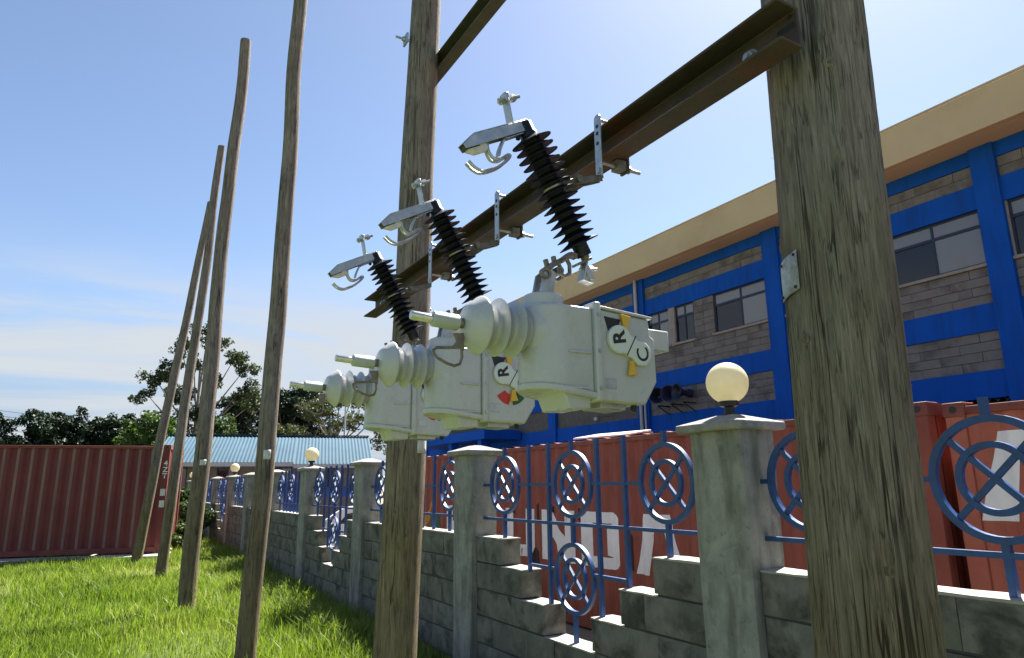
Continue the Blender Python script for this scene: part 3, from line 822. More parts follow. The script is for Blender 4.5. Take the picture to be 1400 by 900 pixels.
    MB().prism([(1.164, 2.0905), (1.164, 2.0985), (1.356, 2.0865), (1.356, 2.0785)], L(0, -0.093, 0), (1, 0, 0), (0, 0, 1), (0, 0.186, 0)).build('lid', 'epoxy_grey', t, bevel=0.002)
    MB().bx(1.358-RB.x, 1.440-RB.x, -0.070, 0.03, 1.992-RB.z, 2.056-RB.z).build('plug_box', 'epoxy_grey', t, bevel=0.004)
    mb = MB().prism([(1.185, 1.812), (1.185, 1.832), (1.28, 1.830), (1.275, 1.808)], L(0, -0.05, 0), (1, 0, 0), (0, 0, 1), (0, 0.09, 0)); mb.build('latch', 'steel_galv', t, bevel=0.002)
    MB().lathe(L(1.305, -0.05, 1.830), (0, 0, -1), [(0, 0.009), (0.02, 0.008), (0.024, 0.004)], 12).build('drain_plug', 'black_paint', t)
    # turning indicator: two-lobed white dial with letters, pointers and printed sectors
    c1, c2, r1, r2 = Vector((1.226, 2.005)), Vector((1.302, 1.970)), 0.0415, 0.0365
    d = (c2-c1).normalized(); an = math.atan2(d.y, d.x)
    out = [(c1.x+r1*math.cos(q), c1.y+r1*math.sin(q)) for q in np.linspace(an+R(48), an+R(312), 22)]
    out += [(c2.x+r2*math.cos(q), c2.y+r2*math.sin(q)) for q in np.linspace(an-R(128), an+R(128), 22)]
    dial = MB().prism(out, L(0, -0.087, 0), (1, 0, 0), (0, 0, 1), (0, -0.016, 0)).build('indicator_dial', 'dial_white', t, bevel=0.004, seg=3)
    up = Vector((-0.985, 0, -0.17)); rt = Vector((-0.17, 0, 0.985))
    for ch, cxy, bold in (('R', c1+Vector((-0.004, 0.004)), 0.035), ('C', c2+Vector((0.005, -0.003)), 0.012)):
        me = text_mesh(ch, 'black_paint', 0.062, L(cxy.x, -0.1034, cxy.y), rt, up, (0, -1, 0), bold)
        link('letter', me, dial)
    mid = (c1*0.5+c2*0.5)+Vector((0.002, 0.004))
    MB().bar(L(mid.x-0.020, -0.1032, mid.y-0.032), L(mid.x+0.016, -0.1032, mid.y+0.028), 0.0035, 0.0006, (0, 1, 0)).build('slash_mark', 'black_paint', dial)
    for (px, pz, s_) in ((1.250, 2.036, 1), (1.268, 1.947, -1)):
        o2 = [(-0.007, 0), (0.007, 0), (0.010, 0.02*s_), (0.019, 0.040*s_), (-0.016, 0.045*s_), (-0.009, 0.02*s_)]
        MB().prism(o2, L(px, -0.0905, pz), (1, 0, 0), (0, 0, 1), (0, -0.009, 0)).build('pointer', 'yellow_plastic', dial, bevel=0.0015)
    MB().prism([(1.180, 2.070), (1.240, 2.066), (1.222, 2.03), (1.194, 2.024)], L(0, -0.0872, 0), (1, 0, 0), (0, 0, 1), (0, -0.0012, 0)).build('black_sector', 'black_paint', t)
    # pull ring under the bushing
    mb = MB().prism([(0.748, 1.992), (0.778, 1.995), (0.779, 1.948), (0.766, 1.955), (0.742, 1.952), (0.758, 1.972)], L(0, -0.005, 0), (1, 0, 0), (0, 0, 1), (0, 0.010, 0))
    mb.build('ring_bracket', 'bronze', t, bevel=0.0015)
    lp = [(0.772, 1.955), (0.774, 1.930), (0.768, 1.912), (0.752, 1.906), (0.730, 1.911), (0.706, 1.922), (0.694, 1.932), (0.692, 1.943), (0.702, 1.950), (0.730, 1.952), (0.755, 1.955)]
    MB().tube([L(x, 0.0, z) for x, z in lp], 0.0042, 8, closed=True).build('pull_ring', 'bronze', t)
    # hinge on the turret: two cheeks, an eye, and the casting that hooks into the cutout
    for y0 in (-0.024, 0.016):
        MB().prism([(1.004, 2.122), (1.050, 2.122), (1.064, 2.200), (1.040, 2.212), (1.020, 2.195)], L(0, y0, 0), (1, 0, 0), (0, 0, 1), (0, 0.008, 0)).build('hinge_cheek', 'steel_galv', t, bevel=0.0015)
    MB().lathe(L(1.026, -0.030, 2.192), (0, 1, 0), [(0, 0.009), (0, 0.0175), (0.012, 0.0175), (0.012, 0.009)], 20, closed=True).build('hinge_eye', 'bronze', t)
    mb = MB()
    cast = [(1.030, 2.196), (1.052, 2.222), (1.078, 2.238), (1.100, 2.250), (1.128, 2.272), (1.152, 2.270)]
    for i in range(5): mb.bar(L(cast[i][0], 0, cast[i][1]), L(cast[i+1][0], 0, cast[i+1][1]), 0.016, 0.022)
    for y0 in (-0.022, 0.022):
        mb.tube([L(1.098, y0, 2.256), L(1.112, y0, 2.232), L(1.112, y0, 2.206), L(1.095, y0, 2.193), L(1.078, y0, 2.200), L(1.078, y0, 2.214)], 0.0065, 8)
    mb.cyl(L(1.045, -0.03, 2.214), L(1.045, 0.03, 2.214), 0.007, seg=10); mb.cyl(L(1.098, -0.034, 2.25), L(1.098, 0.034, 2.25), 0.008, seg=10)
    mb.lathe(L(1.075, -0.03, 2.208), (0, 1, 0), [(0, 0.006), (0, 0.013), (0.06, 0.013), (0.06, 0.006)], 14, closed=True)
    mb.bar(L(1.050, 0, 2.218), L(1.042, 0, 2.244), 0.012, 0.012); mb.bar(L(1.075, 0, 2.235), L(1.070, 0, 2.258), 0.012, 0.012)
    mb.build('hinge_casting', 'bronze', t, bevel=0.0015)
    return t
YU = (1.58, 2.25, 2.92)
cut0 = make_cutout(); rec0 = make_recloser()
CL = ('black ribbed insulator with metal hood, nearest to the plated pole along the arm',
      'black ribbed insulator with metal hood, the middle one of three on the steel arm',
      'black ribbed insulator with metal hood, last on the arm beside the bolted pole')
RL = ('pale grey recloser with fully visible white R/C dial, hung nearest the plated pole',
      'pale grey recloser in the middle of three, its R dial above red and green marks',
      'pale grey recloser hung beside the bolted pole, its dial hidden by the middle one')
for i, y in enumerate(YU):
    co = cut0 if i == 0 else copy_tree(cut0); co.location = (CC.x, y, CC.z); tag(co, CL[i], 'insulator', 'black insulators on the steel arm')
    ro = rec0 if i == 0 else copy_tree(rec0); ro.location = (RB.x, y, RB.z); tag(ro, RL[i], 'recloser', 'reclosers hanging in a row')
    if i > 0:
        for nm, mt, a0, a1 in (('red_sector', 'red_label', 212, 262), ('green_sector', 'green_label', 276, 325)):
            cx, cz = 1.262-RB.x, 1.960-RB.z
            arc = [(cx+r_*math.cos(R(q)), cz+r_*math.sin(R(q))) for r_, qs in ((0.070, np.linspace(a0, a1, 8)), (0.03, np.linspace(a1, a0, 4))) for q in qs]
            MB().prism(arc, (0, -0.0872, 0), (1, 0, 0), (0, 0, 1), (0, -0.0012, 0)).build(nm, mt, ro)

# ---------------------------------------------------------------- stone wall with plastered pillars
PY = [0.10, 2.71, 5.86, 8.98, 11.95, 14.75, 17.4, 20.1, 23.3, 27.0, 30.6, 34.0]
PWID, WX, WD, CH = 0.36, 2.93, 0.20, 0.22
TOP = 1.17
wall = thing('stone_wall', 'grey stone block boundary wall with plastered pillars and stepped dips', 'wall', (WX, PY[1], 0))
WL = (-WX, -PY[1], 0)
def pillar_mesh(h):
    mb = MB(); n_ = 14; vs_ = []; fs = []
    x0, x1, y0, y1 = -0.05, 0.215, -PWID/2, PWID/2
    ring = [(x0+0.012, y0), (x1, y0), (x1, y1), (x0+0.012, y1), (x0, y1-0.012), (x0, y0+0.012)]
    for j in range(n_+1):
        z = -0.15+(h+0.15)*j/n_
        for k, (x, y) in enumerate(ring):
            vs_.append((x+0.005*noise.noise((k*3.1, z*2.4, 1)), y+0.006*noise.noise((k*2.2, z*2.1, 7)), z))
    m_ = len(ring)
    for j in range(n_):
        for k in range(m_): fs.append((j*m_+k, j*m_+(k+1) % m_, (j+1)*m_+(k+1) % m_, (j+1)*m_+k))
    fs.append(tuple(n_*m_+k for k in range(m_)))
    return mb.add(vs_, fs).mesh('pillar', 'pillar_plaster')
pm = pillar_mesh(1.885)
def cap_mesh():
    mb = MB()
    def rect(e, z): return [(-0.05-e, -PWID/2-e, z), (0.215+e, -PWID/2-e, z), (0.215+e, PWID/2+e, z), (-0.05-e, PWID/2+e, z)]
    mb.add(rect(0.045, 0)+rect(0.055, 0.012)+rect(0.052, 0.045)+[(0.05, -0.06, 0.095), (0.115, -0.06, 0.095), (0.115, 0.06, 0.095), (0.05, 0.06, 0.095)],
           [(3, 2, 1, 0)]+[(l*4+k, l*4+(k+1) % 4, (l+1)*4+(k+1) % 4, (l+1)*4+k) for l in range(3) for k in range(4)]+[(12, 13, 14, 15)])
    return mb.mesh('cap', 'cap_concrete', ang=12)
cm_ = cap_mesh()
for i, y in enumerate(PY):
    o = link('pillar', pm, wall, (0, y-PY[1], 0))
    o.rotation_euler = (R(random.uniform(-0.35, 0.35)), R(random.uniform(-0.3, 0.3)), 0)
    c = bev(link('cap', cm_, o, (0, 0, 1.883)), 0.005)
stone_cache = {}
def stone_mesh(L, h, var):
    key = (round(L, 2), round(h, 3), var)
    if key in stone_cache: return stone_cache[key]
    rs = random.Random(hash(key) % 9999)
    nx, nz = 6, 4
    vs_ = []; fs = []
    for j in range(nz):
        for i in range(nx):
            y = (i/(nx-1)-0.5)*L; z = h*j/(nz-1)
            edge = i in (0, nx-1) or j in (0, nz-1)
            x = 0.009 if edge else rs.uniform(-0.003, 0.002)
            if not edge: y += rs.uniform(-0.1, 0.1)*L/nx; z += rs.uniform(-0.1, 0.1)*h/nz
            else: x += rs.uniform(-0.002, 0.003)
            vs_.append((x, y, z))
    for j in range(nz-1):
        for i in range(nx-1):
            q = j*nx+i; fs.append((q, q+1, q+nx+1, q+nx))
    k = len(vs_)
    vs_ += [(WD, -L/2, 0), (WD, L/2, 0), (WD, L/2, h), (WD, -L/2, h)]
    fs += [(k, k+1, k+2, k+3), tuple(range(nx))+(k+1, k), tuple(q*nx+nx-1 for q in range(nz))+(k+2, k+1),
           tuple((nz-1)*nx+q for q in reversed(range(nx)))+(k+3, k+2), tuple(q*nx for q in reversed(range(nz)))+(k, k+3)]
    me = MB().add(vs_, fs).mesh('stone', 'wall_stone', ang=50)
    stone_cache[key] = me
    return me
def bay_profile(stepped, half):
    """list of (z_top, [(d0,d1),...]) courses, d measured from the bay middle"""
    s_ = min(1.0, half/1.39); out = []
    for k in range(6):
        zt = TOP-k*CH
        if stepped and k < 3:
            lim = (0.94, 0.61, 0.29)[k]*s_
            out.append((zt, [(-half, -lim), (lim, half)]))
        else: out.append((zt, [(-half, half)]))
    return out
mort = MB(); far = MB(); nst = 0
BAYS = []
for i in range(len(PY)-1):
    y0, y1 = PY[i]+PWID/2, PY[i+1]-PWID/2
    mid, half = (y0+y1)/2, (y1-y0)/2
    stepped = (i % 2 == 1)
    BAYS.append((i, mid, half, stepped))
    for ci, (zt, spans) in enumerate(bay_profile(stepped, half)):
        for si, (d0, d1) in enumerate(spans):
            z0 = zt-CH
            e0 = 0.03 if d0 > -half+0.01 else -0.001; e1 = 0.03 if d1 < half-0.01 else -0.001
            mort.bx(WX+0.014, WX+WD-0.014, mid+d0+e0, mid+d1-e1, z0-0.004, zt-0.013+0.002*(si))
            L = d1-d0; n_ = max(1, round(L/0.46)); cuts = [d0+L*k/n_ for k in range(n_+1)]
            if n_ > 1:
                off = 0.16 if ci % 2 else -0.10
                cuts = [cuts[0]]+[c+off*0.8+random.uniform(-0.05, 0.05) for c in cuts[1:-1]]+[cuts[-1]]
            for c0, c1 in zip(cuts[:-1], cuts[1:]):
                ln = c1-c0-0.003; h = CH-0.013
                if i <= 6 and nst < 296:
                    me = stone_mesh(round(ln, 2), h, random.randrange(3))
                    o = link('stone', me, wall, (random.uniform(-0.005, 0.005), mid+(c0+c1)/2-PY[1], z0+0.0065))
                    o.rotation_euler = (R(random.uniform(-0.5, 0.5)), 0, R(random.uniform(-0.5, 0.5)))
                    nst += 1
                else:
                    far.bx(WX, WX+WD, mid+c0+0.003, mid+c1-0.003, z0+0.0065, zt-0.0065)
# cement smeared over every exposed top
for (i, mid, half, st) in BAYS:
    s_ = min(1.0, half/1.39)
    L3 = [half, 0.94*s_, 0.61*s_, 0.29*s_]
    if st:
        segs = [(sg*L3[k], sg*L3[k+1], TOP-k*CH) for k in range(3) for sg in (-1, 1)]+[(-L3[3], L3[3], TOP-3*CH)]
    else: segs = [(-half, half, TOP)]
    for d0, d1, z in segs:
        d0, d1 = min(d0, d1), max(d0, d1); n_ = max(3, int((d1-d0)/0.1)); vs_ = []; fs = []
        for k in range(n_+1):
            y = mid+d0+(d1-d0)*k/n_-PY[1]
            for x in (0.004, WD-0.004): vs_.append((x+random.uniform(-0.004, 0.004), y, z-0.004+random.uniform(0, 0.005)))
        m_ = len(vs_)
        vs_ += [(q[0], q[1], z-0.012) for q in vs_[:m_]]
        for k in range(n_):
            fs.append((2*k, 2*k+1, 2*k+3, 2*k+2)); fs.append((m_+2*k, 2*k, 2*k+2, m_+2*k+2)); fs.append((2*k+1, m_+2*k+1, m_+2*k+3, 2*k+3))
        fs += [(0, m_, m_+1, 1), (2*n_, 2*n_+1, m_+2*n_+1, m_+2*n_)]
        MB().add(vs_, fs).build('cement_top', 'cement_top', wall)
mort.build('mortar', 'mortar', wall, loc=WL)
o = far.build('far_stones', 'wall_stone', wall, loc=WL, bevel=0.006); tag(o, kind='stuff')

# ---------------------------------------------------------------- blue ironwork panels in the bays
FX = 3.02
RO, RI = 0.25, 0.145
def ring_mesh(r, wd, dp, seg=44):
    mb = MB().lathe((-dp/2, 0, 0), (1, 0, 0), [(0, r-wd), (0, r), (dp, r), (dp, r-wd)], seg, closed=True)
    return mb.mesh('ring', 'fence_blue', ang=50)
ring_o = ring_mesh(RO, 0.029, 0.030); ring_i = ring_mesh(RI, 0.026, 0.027)
def cross_mesh(s_, dp):
    k = (RO-0.012)/math.sqrt(2)
    return MB().bar((0, -k, -k*s_), (0, k, k*s_), 0.024, dp, (1, 0, 0)).mesh('cross_bar', 'fence_blue')
cr1, cr2 = cross_mesh(1, 0.020), cross_mesh(-1, 0.0165)
bar_cache = {}
def bar_v(h):
    k = round(h, 3)
    if k not in bar_cache: bar_cache[k] = MB().bx(-0.0145, 0.0145, -0.0145, 0.0145, 0, k).mesh('upright', 'fence_blue')
    return bar_cache[k]
def bar_h(L):
    k = ('h', round(L, 3))
    if k not in bar_cache: bar_cache[k] = MB().bx(-0.012, 0.012, -k[1]/2, k[1]/2, -0.012, 0.012).mesh('rail', 'fence_blue')
    return bar_cache[k]
FL = ['blue iron fence panel half hidden by the thick plated pole',
      'blue iron fence panel with hanging lower ring before the white container lettering',
      'blue iron fence panel partly behind the bolted pole, in front of green and orange logo',
      'blue iron fence panel with hanging lower ring in front of the white car',
      'blue iron fence panel beside the lamp pillar with solid blue gate behind it',
      'blue iron fence panel mostly hidden behind the slender pole',
      'blue iron fence panel over a flat wall top, beside the globe lamp pillar far along',
      'blue iron fence panel with stacked rings beyond the third lamp pillar',
      'blue iron fence panel seen edge-on near the far end of the wall, between plain pillars',
      'blue iron fence panel seen edge-on just before the farthest lamp pillar',
      'blue iron fence panel past the farthest lamp pillar at the end of the wall']
ZR, ZL, ZT = 1.61, 1.32, 1.93
def fence(i, mid, half, stepped):
    t = thing('iron_fence_panel', FL[i], 'fence', (FX, mid, 0.0), 0, 'blue iron panels along the wall')
    s_ = min(1.0, half/1.39)
    def topz(d):
        d = abs(d)
        if not stepped or d > 0.94*s_: return TOP
        return 0.95 if d > 0.61*s_ else (0.73 if d > 0.29*s_ else 0.51)
    def ring(d, z):
        o = link('ring', ring_o, t, (0, d, z))
        link('inner_ring', ring_i, o); link('cross_bar', cr1, o); link('cross_bar', cr2, o)
    rd = half-0.38*s_ if half > 1.2 else half-0.29
    rd = max(rd, 0.6)
    rings = [-rd, 0.0, rd]
    for d in rings:
        ring(d, ZR)
        link('upright', bar_v(ZT-ZR-RO+0.004), t, (0, d, ZR+RO-0.004))
        if stepped and d == 0:
            ring(0, 0.94)
            link('upright', bar_v(ZR-RO-0.94-RO+0.008), t, (0, 0, 0.94+RO-0.004))
            link('upright', bar_v(0.94-RO+0.004-0.49), t, (0, 0, 0.49))
        else:
            b0 = topz(d)-0.02
            link('upright', bar_v(ZR-RO+0.004-b0), t, (0, d, b0))
    for d in (0.315*s_, 0.615*s_):
        for s2 in (-1, 1):
            if abs(d-rd) < RO+0.02 or i == 0: continue
            b0 = topz(d+0.02)-0.02 if not stepped else topz(d+(0.0 if d > 0.4 else 0.0))-0.02
            link('upright', bar_v(ZT-b0), t, (0, s2*d, b0))
    # upper rail runs between the rings, lower rail from pillar to pillar, short low rails in the dips
    ed = [-half-0.03]
    for d in rings: ed += [d-RO+0.006, d+RO-0.006]
    ed.append(half+0.03)
    for k in range(0, len(ed), 2):
        if ed[k+1]-ed[k] > 0.01: link('rail', bar_h(ed[k+1]-ed[k]), t, (0.001, (ed[k]+ed[k+1])/2, ZR))
    link('rail', bar_h(2*half+0.06), t, (-0.0015, 0, ZL))
    if stepped:
        for s2 in (-1, 1):
            L = 0.60*s_-RO+0.012
            link('rail', bar_h(L), t, (0.001, s2*(RO-0.006+L/2), 0.985))
for (i, mid, half, st) in BAYS: fence(i, mid, half, st)

# ---------------------------------------------------------------- globe lamps on every third pillar
def globe_lamp(label, y):
    t = thing('globe_lamp', label, 'lamp', (WX+0.082, y, 1.975), 0, 'globe lamps on pillars')
    MB().lathe((0, 0, 0), (0, 0, 1), [(0, 0.045), (0.012, 0.045), (0.016, 0.028), (0.05, 0.028), (0.055, 0.03)], 20).build('stem', 'black_paint', t)
    MB().lathe((0, 0, 0.048), (0, 0, 1), [(0, 0.035), (0.005, 0.052), (0.03, 0.055), (0.036, 0.052)], 24).build('collar', 'black_paint', t)
    r = 0.118; n_ = 24
    pr_ = [(r-r*math.cos(q), r*math.sin(q)) for q in np.linspace(0.42, math.pi-0.02, n_)]
    MB().lathe((0, 0, 0.068), (0, 0, 1), pr_, 40).build('globe', 'globe_opal', t, ang=80)
globe_lamp('large cream globe lamp on the concrete pillar beside the thick plated pole', PY[1])
globe_lamp('cream globe lamp on the pillar in front of the pale blue roof', PY[4])
globe_lamp('small white globe lamp on a pillar between the slender and brownish poles', PY[7])
globe_lamp('tiny white globe lamp on the farthest lamp pillar by the bushes', PY[10])

# ---------------------------------------------------------------- shipping containers
def corr(y, pitch=0.278, dep=0.036):
    """trapezoid corrugation: 0 = outer flat, dep = inner flat"""
    u = (y/pitch) % 1.0
    if u < 0.26: return 0.0
    if u < 0.50: return dep*(u-0.26)/0.24
    if u < 0.76: return dep
    return dep*(1-(u-0.76)/0.24)
def container(name, label, loc, rz, L, H, mat, cat='container', Wd=2.44, lit_slant=None):
    """local: x=0 is the long side seen (facing -x), length along +y from 0 to L"""
    t = thing(name, label, cat, loc, rz)
    vs_ = []; ys = []; y = 0.10; pitch = 0.278
    k = 0
    while y < L-0.10:
        for u in (0.0, 0.26, 0.50, 0.76):
            yy = (k+u)*pitch
            if 0.11 < yy < L-0.11: ys.append(yy)
        k += 1; y = k*pitch
    ys = [0.10]+ys+[L-0.10]
    for face in (0, 1):
        mb = MB(); vv = []; fs = []
        for yy in ys:
            x = 0.018+corr(yy)
            if face: x = Wd-x
            vv += [(x, yy, 0.14), (x, yy, H-0.10)]
        for q in range(len(ys)-1): fs.append((q*2, q*2+2, q*2+3, q*2+1))
        sw = mb.add(vv, fs).build('side_wall', mat, t, ang=20)
        if lit_slant:
            sw.data.materials.append(MATS[lit_slant])
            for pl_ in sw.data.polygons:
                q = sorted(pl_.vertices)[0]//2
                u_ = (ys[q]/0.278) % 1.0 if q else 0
                if 0 < q < len(ys)-2 and abs(u_-0.26) < 0.02 and not face: pl_.material_index = 1  # one slant of each rib lightened by colour, as though lit
        x0, x1 = (0.0, 0.06) if not face else (Wd-0.06, Wd)
        MB().bx(x0, x1, 0.12, L-0.12, H-0.10, H-0.035).build('top_rail', 'cont_rail', t, bevel=0.006)
        MB().bx(x0, x1, 0.12, L-0.12, 0.03, 0.15).build('bottom_rail', 'cont_rail', t, bevel=0.006)
        for yy in (0.0, L-0.16):
            MB().bx(x0+(0.0 if not face else -0.06), x1+(0.06 if not face else 0), yy+0.004, yy+0.156, 0.10, H-0.11).build('corner_post', mat, t, bevel=0.01)
            for zz_ in (0.0, H-0.118):
                xc = 0.08 if not face else Wd-0.08
                cst = MB().box((xc, yy+0.08, zz_+0.059), (0.178, 0.172, 0.118)).build('corner_casting', 'cont_rail', t, bevel=0.008)
                sx = -1 if not face else 1
                MB().lathe((xc+sx*0.0895, yy+0.08, zz_+0.059), (sx, 0, 0), [(0, 0.03), (0.0015, 0.03)], 14).build('casting_hole', 'black_paint', cst)
    for yy, s_ in ((0.03, 1), (L-0.03, -1)):
        mb = MB(); vv = []; fs = []; xs = [0.17]+[0.17+q*0.0525 for q in range(1, 40)]+[Wd-0.17]
        for q, x in enumerate(xs):
            d = 0.03 if (q//2) % 2 else 0.0
            vv += [(x, yy+s_*d, 0.10), (x, yy+s_*d, H-0.10)]
        for q in range(len(xs)-1): fs.append((q*2, q*2+2, q*2+3, q*2+1))
        mb.add(vv, fs).build('end_wall', mat, t, ang=20)
        MB().bx(0.17, Wd-0.17, yy-0.025, yy+0.025, H-0.11, H-0.005).build('end_header', 'cont_rail', t)
        MB().bx(0.17, Wd-0.17, yy-0.025, yy+0.025, 0.0, 0.13).build('end_sill', 'cont_rail', t)
    mb = MB(); vv = []; fs = []; n_ = int(L/0.105)
    for q in range(n_+1):
        yy = 0.13+(L-0.26)*q/n_; z = H-0.03+(0.016 if (q//2) % 2 else 0)
        vv += [(0.03, yy, z), (Wd-0.03, yy, z)]
    for q in range(n_): fs.append((q*2, q*2+2, q*2+3, q*2+1))
    mb.add(vv, fs).build('roof_sheet', mat, t, ang=20)
    return t
CX, CY0, CL_ = 5.9, 3.18, 12.19
cont = container('shipping_container', 'long faded red shipping container with large white painted lettering behind the fence', (CX, CY0, GY), 0, CL_, 2.59, 'cont_red')
def patch(quads, name, mat, parent, proud=0.0045, nu=26, nv=14):
    """flat paint that follows the corrugated sheet: quads of (y,z) corners in container space"""
    vs_ = []; fs = []
    for qd in quads:
        o = len(vs_)
        for j in range(nv+1):
            for i in range(nu+1):
                u, v_ = i/nu, j/nv
                y = (qd[0][0]*(1-u)+qd[1][0]*u)*(1-v_)+(qd[3][0]*(1-u)+qd[2][0]*u)*v_
                z = (qd[0][1]*(1-u)+qd[1][1]*u)*(1-v_)+(qd[3][1]*(1-u)+qd[2][1]*u)*v_
                vs_.append((0.018+corr(y)-proud, y, z))
        for j in range(nv):
            for i in range(nu):
                q = o+j*(nu+1)+i; fs.append((q, q+1, q+nu+2, q+nu+1))
    return MB().add(vs_, fs).build(name, mat, parent, ang=20)
def rect(x0, x1, y0, y1): return [(x0, y0), (x1, y0), (x1, y1), (x0, y1)]
TH = 0.30
GLY = {
 'H': [rect(0, TH, 0, 1), rect(1-TH, 1, 0, 1), rect(TH, 1-TH, 0.38, 0.62)],
 'Y': [[(0, 1), (0.34, 0.45), (0.66, 0.45), (0.32, 1)], [(0.68, 1), (0.5, 0.71), (0.66, 0.45), (1, 1)], rect(0.34, 0.66, 0, 0.45)],
 'U': [rect(0, TH, 0.16, 1), rect(1-TH, 1, 0.16, 1), [(0, 0.16), (0.1, 0), (0.9, 0), (1, 0.16)], rect(TH, 1-TH, 0.16, 0.24)],
 'N': [rect(0, TH, 0, 1), rect(1-TH, 1, 0, 1), [(TH, 1), (TH, 0.50), (1-TH, 0.0), (1-TH, 0.48)]],
 'D': [rect(0, 0.32, 0, 1), rect(0.32, 0.80, 0, 0.2), rect(0.32, 0.80, 0.8, 1), [(0.80, 0), (0.93, 0.03), (0.98, 0.10), (0.80, 0.2)], [(0.68, 0.24), (0.80, 0.2), (0.80, 0.8), (0.68, 0.76)], [(0.80, 0.2), (0.98, 0.10), (0.98, 0.90), (0.80, 0.8)], [(0.80, 0.8), (0.98, 0.90), (0.93, 0.97), (0.80, 1)]],
 'A': [[(0, 0), (0.28, 0), (0.385, 0.78), (0.22, 1)], [(0.70, 0), (1, 0), (0.70, 1), (0.60, 0.78)], [(0.385, 0.78), (0.60, 0.78), (0.70, 1), (0.22, 1)]],
 'I': [rect(0.1, 0.9, 0, 1)]}
def letter(ch, yl, yr, z0, z1, parent, y_origin, zg):
    """yl is the far (left in view) side, yr the near side"""
    qs = []
    for qd in GLY[ch]:
        qs.append([(yl+(yr-yl)*u-y_origin, z0+(z1-z0)*v_-zg) for u, v_ in qd])
    patch(qs, 'painted_letter', 'letter_white', parent)
for ch, yl, yr in (('H', 12.75, 11.95), ('Y', 11.55, 10.66), ('U', 10.38, 9.50), ('N', 9.26, 8.40), ('D', 8.20, 7.34), ('A', 7.05, 6.14), ('I', 5.86, 5.55)):
    letter(ch, yl, yr, 0.505, 1.24, cont, CY0, GY)
for qd in ([(9.62, 0.40), (9.30, 0.36), (9.34, 0.62), (9.50, 0.66)], [(10.30, 0.30), (10.16, 0.30), (10.20, 0.72), (10.27, 0.62)], [(9.40, 1.10), (9.30, 1.05), (9.32, 1.34), (9.38, 1.30)], [(10.14, 1.18), (10.08, 1.15), (10.09, 1.36), (10.13, 1.38)], [(8.27, 1.12), (8.22, 1.10), (8.22, 1.27), (8.26, 1.29)], [(7.13, 0.55), (7.08, 0.52), (7.08, 0.95), (7.12, 1.00)], [(9.02, 1.22), (8.92, 1.20), (8.94, 1.29), (9.0, 1.30)]):
    patch([[(y_-CY0, z_-GY) for y_, z_ in qd]], 'rust_patch', 'rust_dark', cont, 0.007, 14, 8)
patch([[(13.62-CY0, 0.62-GY), (13.0-CY0, 0.62-GY), (13.15-CY0, 1.02-GY), (13.45-CY0, 1.10-GY)]], 'green_logo', 'logo_green', cont)
patch([[(14.02-CY0, 0.80-GY), (13.80-CY0, 0.72-GY), (13.36-CY0, 1.32-GY), (13.42-CY0, 1.36-GY)]], 'orange_logo', 'logo_orange', cont)
cont2 = container('shipping_container', 'orange-red rusty shipping container seen past the thick plated pole', (CX+0.05, CY0-0.10-12.19, GY), 0, 12.19, 2.56, 'cont_orange')
y2 = CY0-0.10-12.19
letter('A', 2.92, 2.02, 1.30, 1.98, cont2, y2, GY)
# pale roofing sheet lying across the container roof
ws = MB().bx(0, 0.5, 0, 1.15, 0, 0.025).build('roofing_sheet', 'white_sheet', None, loc=(6.10, 7.35, GY+2.60), bevel=0.003)
ws.rotation_euler = (R(0.6), R(-9.0), R(3)); tb_ = MB().bx(0, 0.10, 0, 1.15, 0, 0.065).build('timber_batten', 'bark', None, loc=(6.46, 7.30, GY+2.582), bevel=0.004); tag(tb_, 'rough timber batten propping up the white roofing sheet', 'timber')
tag(ws, 'loose white roofing sheet lying on top of the lettered red container', 'sheet')
ws.location.z = GY+2.588

mar_c = Vector((1.30, 18.75, 0)); mar_d = Vector((-0.978, 0.21, 0)).normalized()
rz = math.atan2(mar_d.y, mar_d.x)-math.pi/2
# long side faces the camera: local -x must point to the camera side
cm2 = container('maroon_container', 'dark maroon shipping container standing on a concrete strip in the grass', (mar_c.x, mar_c.y, 0.14), rz, 6.06, 2.53, 'cont_maroon', lit_slant='cont_lit_slant')
if False: pass
pad = MB().bx(-0.55, 3.0, -0.2, 6.6, -0.2, 0.137).build('concrete_pad', 'concrete_pad', None, loc=(mar_c.x, mar_c.y, 0), bevel=0.02)
pad.rotation_euler = (0, 0, rz); tag(pad, 'pale broken concrete strip under the maroon container', 'slab')
for k, (ch, z) in enumerate((('4', 2.08), ('Z', 1.93), ('T', 1.78))):
    me = text_mesh(ch, 'letter_white', 0.17, (-0.0015, 0.075, z-0.0), (0, -1, 0), (0, 0, 1), (-1, 0, 0), 0.02)
    link('marking', me, cm2)
for z in (1.32, 1.05):
    MB().bx(-0.0025, -0.0005, 0.025, 0.135, z, z+0.16).build('placard', 'tag_white', cm2)

# ---------------------------------------------------------------- blue two-storey building
BX = 11.5
bld = thing('blue_building', 'two-storey blue building with grey block panels and tan roof fascia', 'building', (BX, 9.0, GY))
def bl(mb, nm, mt, par=None, bv=0, **k): return mb.build(nm, mt, par or bld, loc=(-BX, -9.0, -GY) if par is None or par is bld else None, bevel=bv, **k)
COLS = [(-3.1, -2.7), (1.15, 1.5), (4.95-0.02, 4.95-0.4+0.0)]
# bays between pilasters: (y0, y1); pilasters fill the gaps
BY = [(-2.6, 0.85), (1.2, 4.6), (4.95, 8.70), (9.08, 12.85), (13.25, 17.0), (17.4, 21.2), (21.6, 26.6)]
Y0B, Y1B = -3.0, 27.0
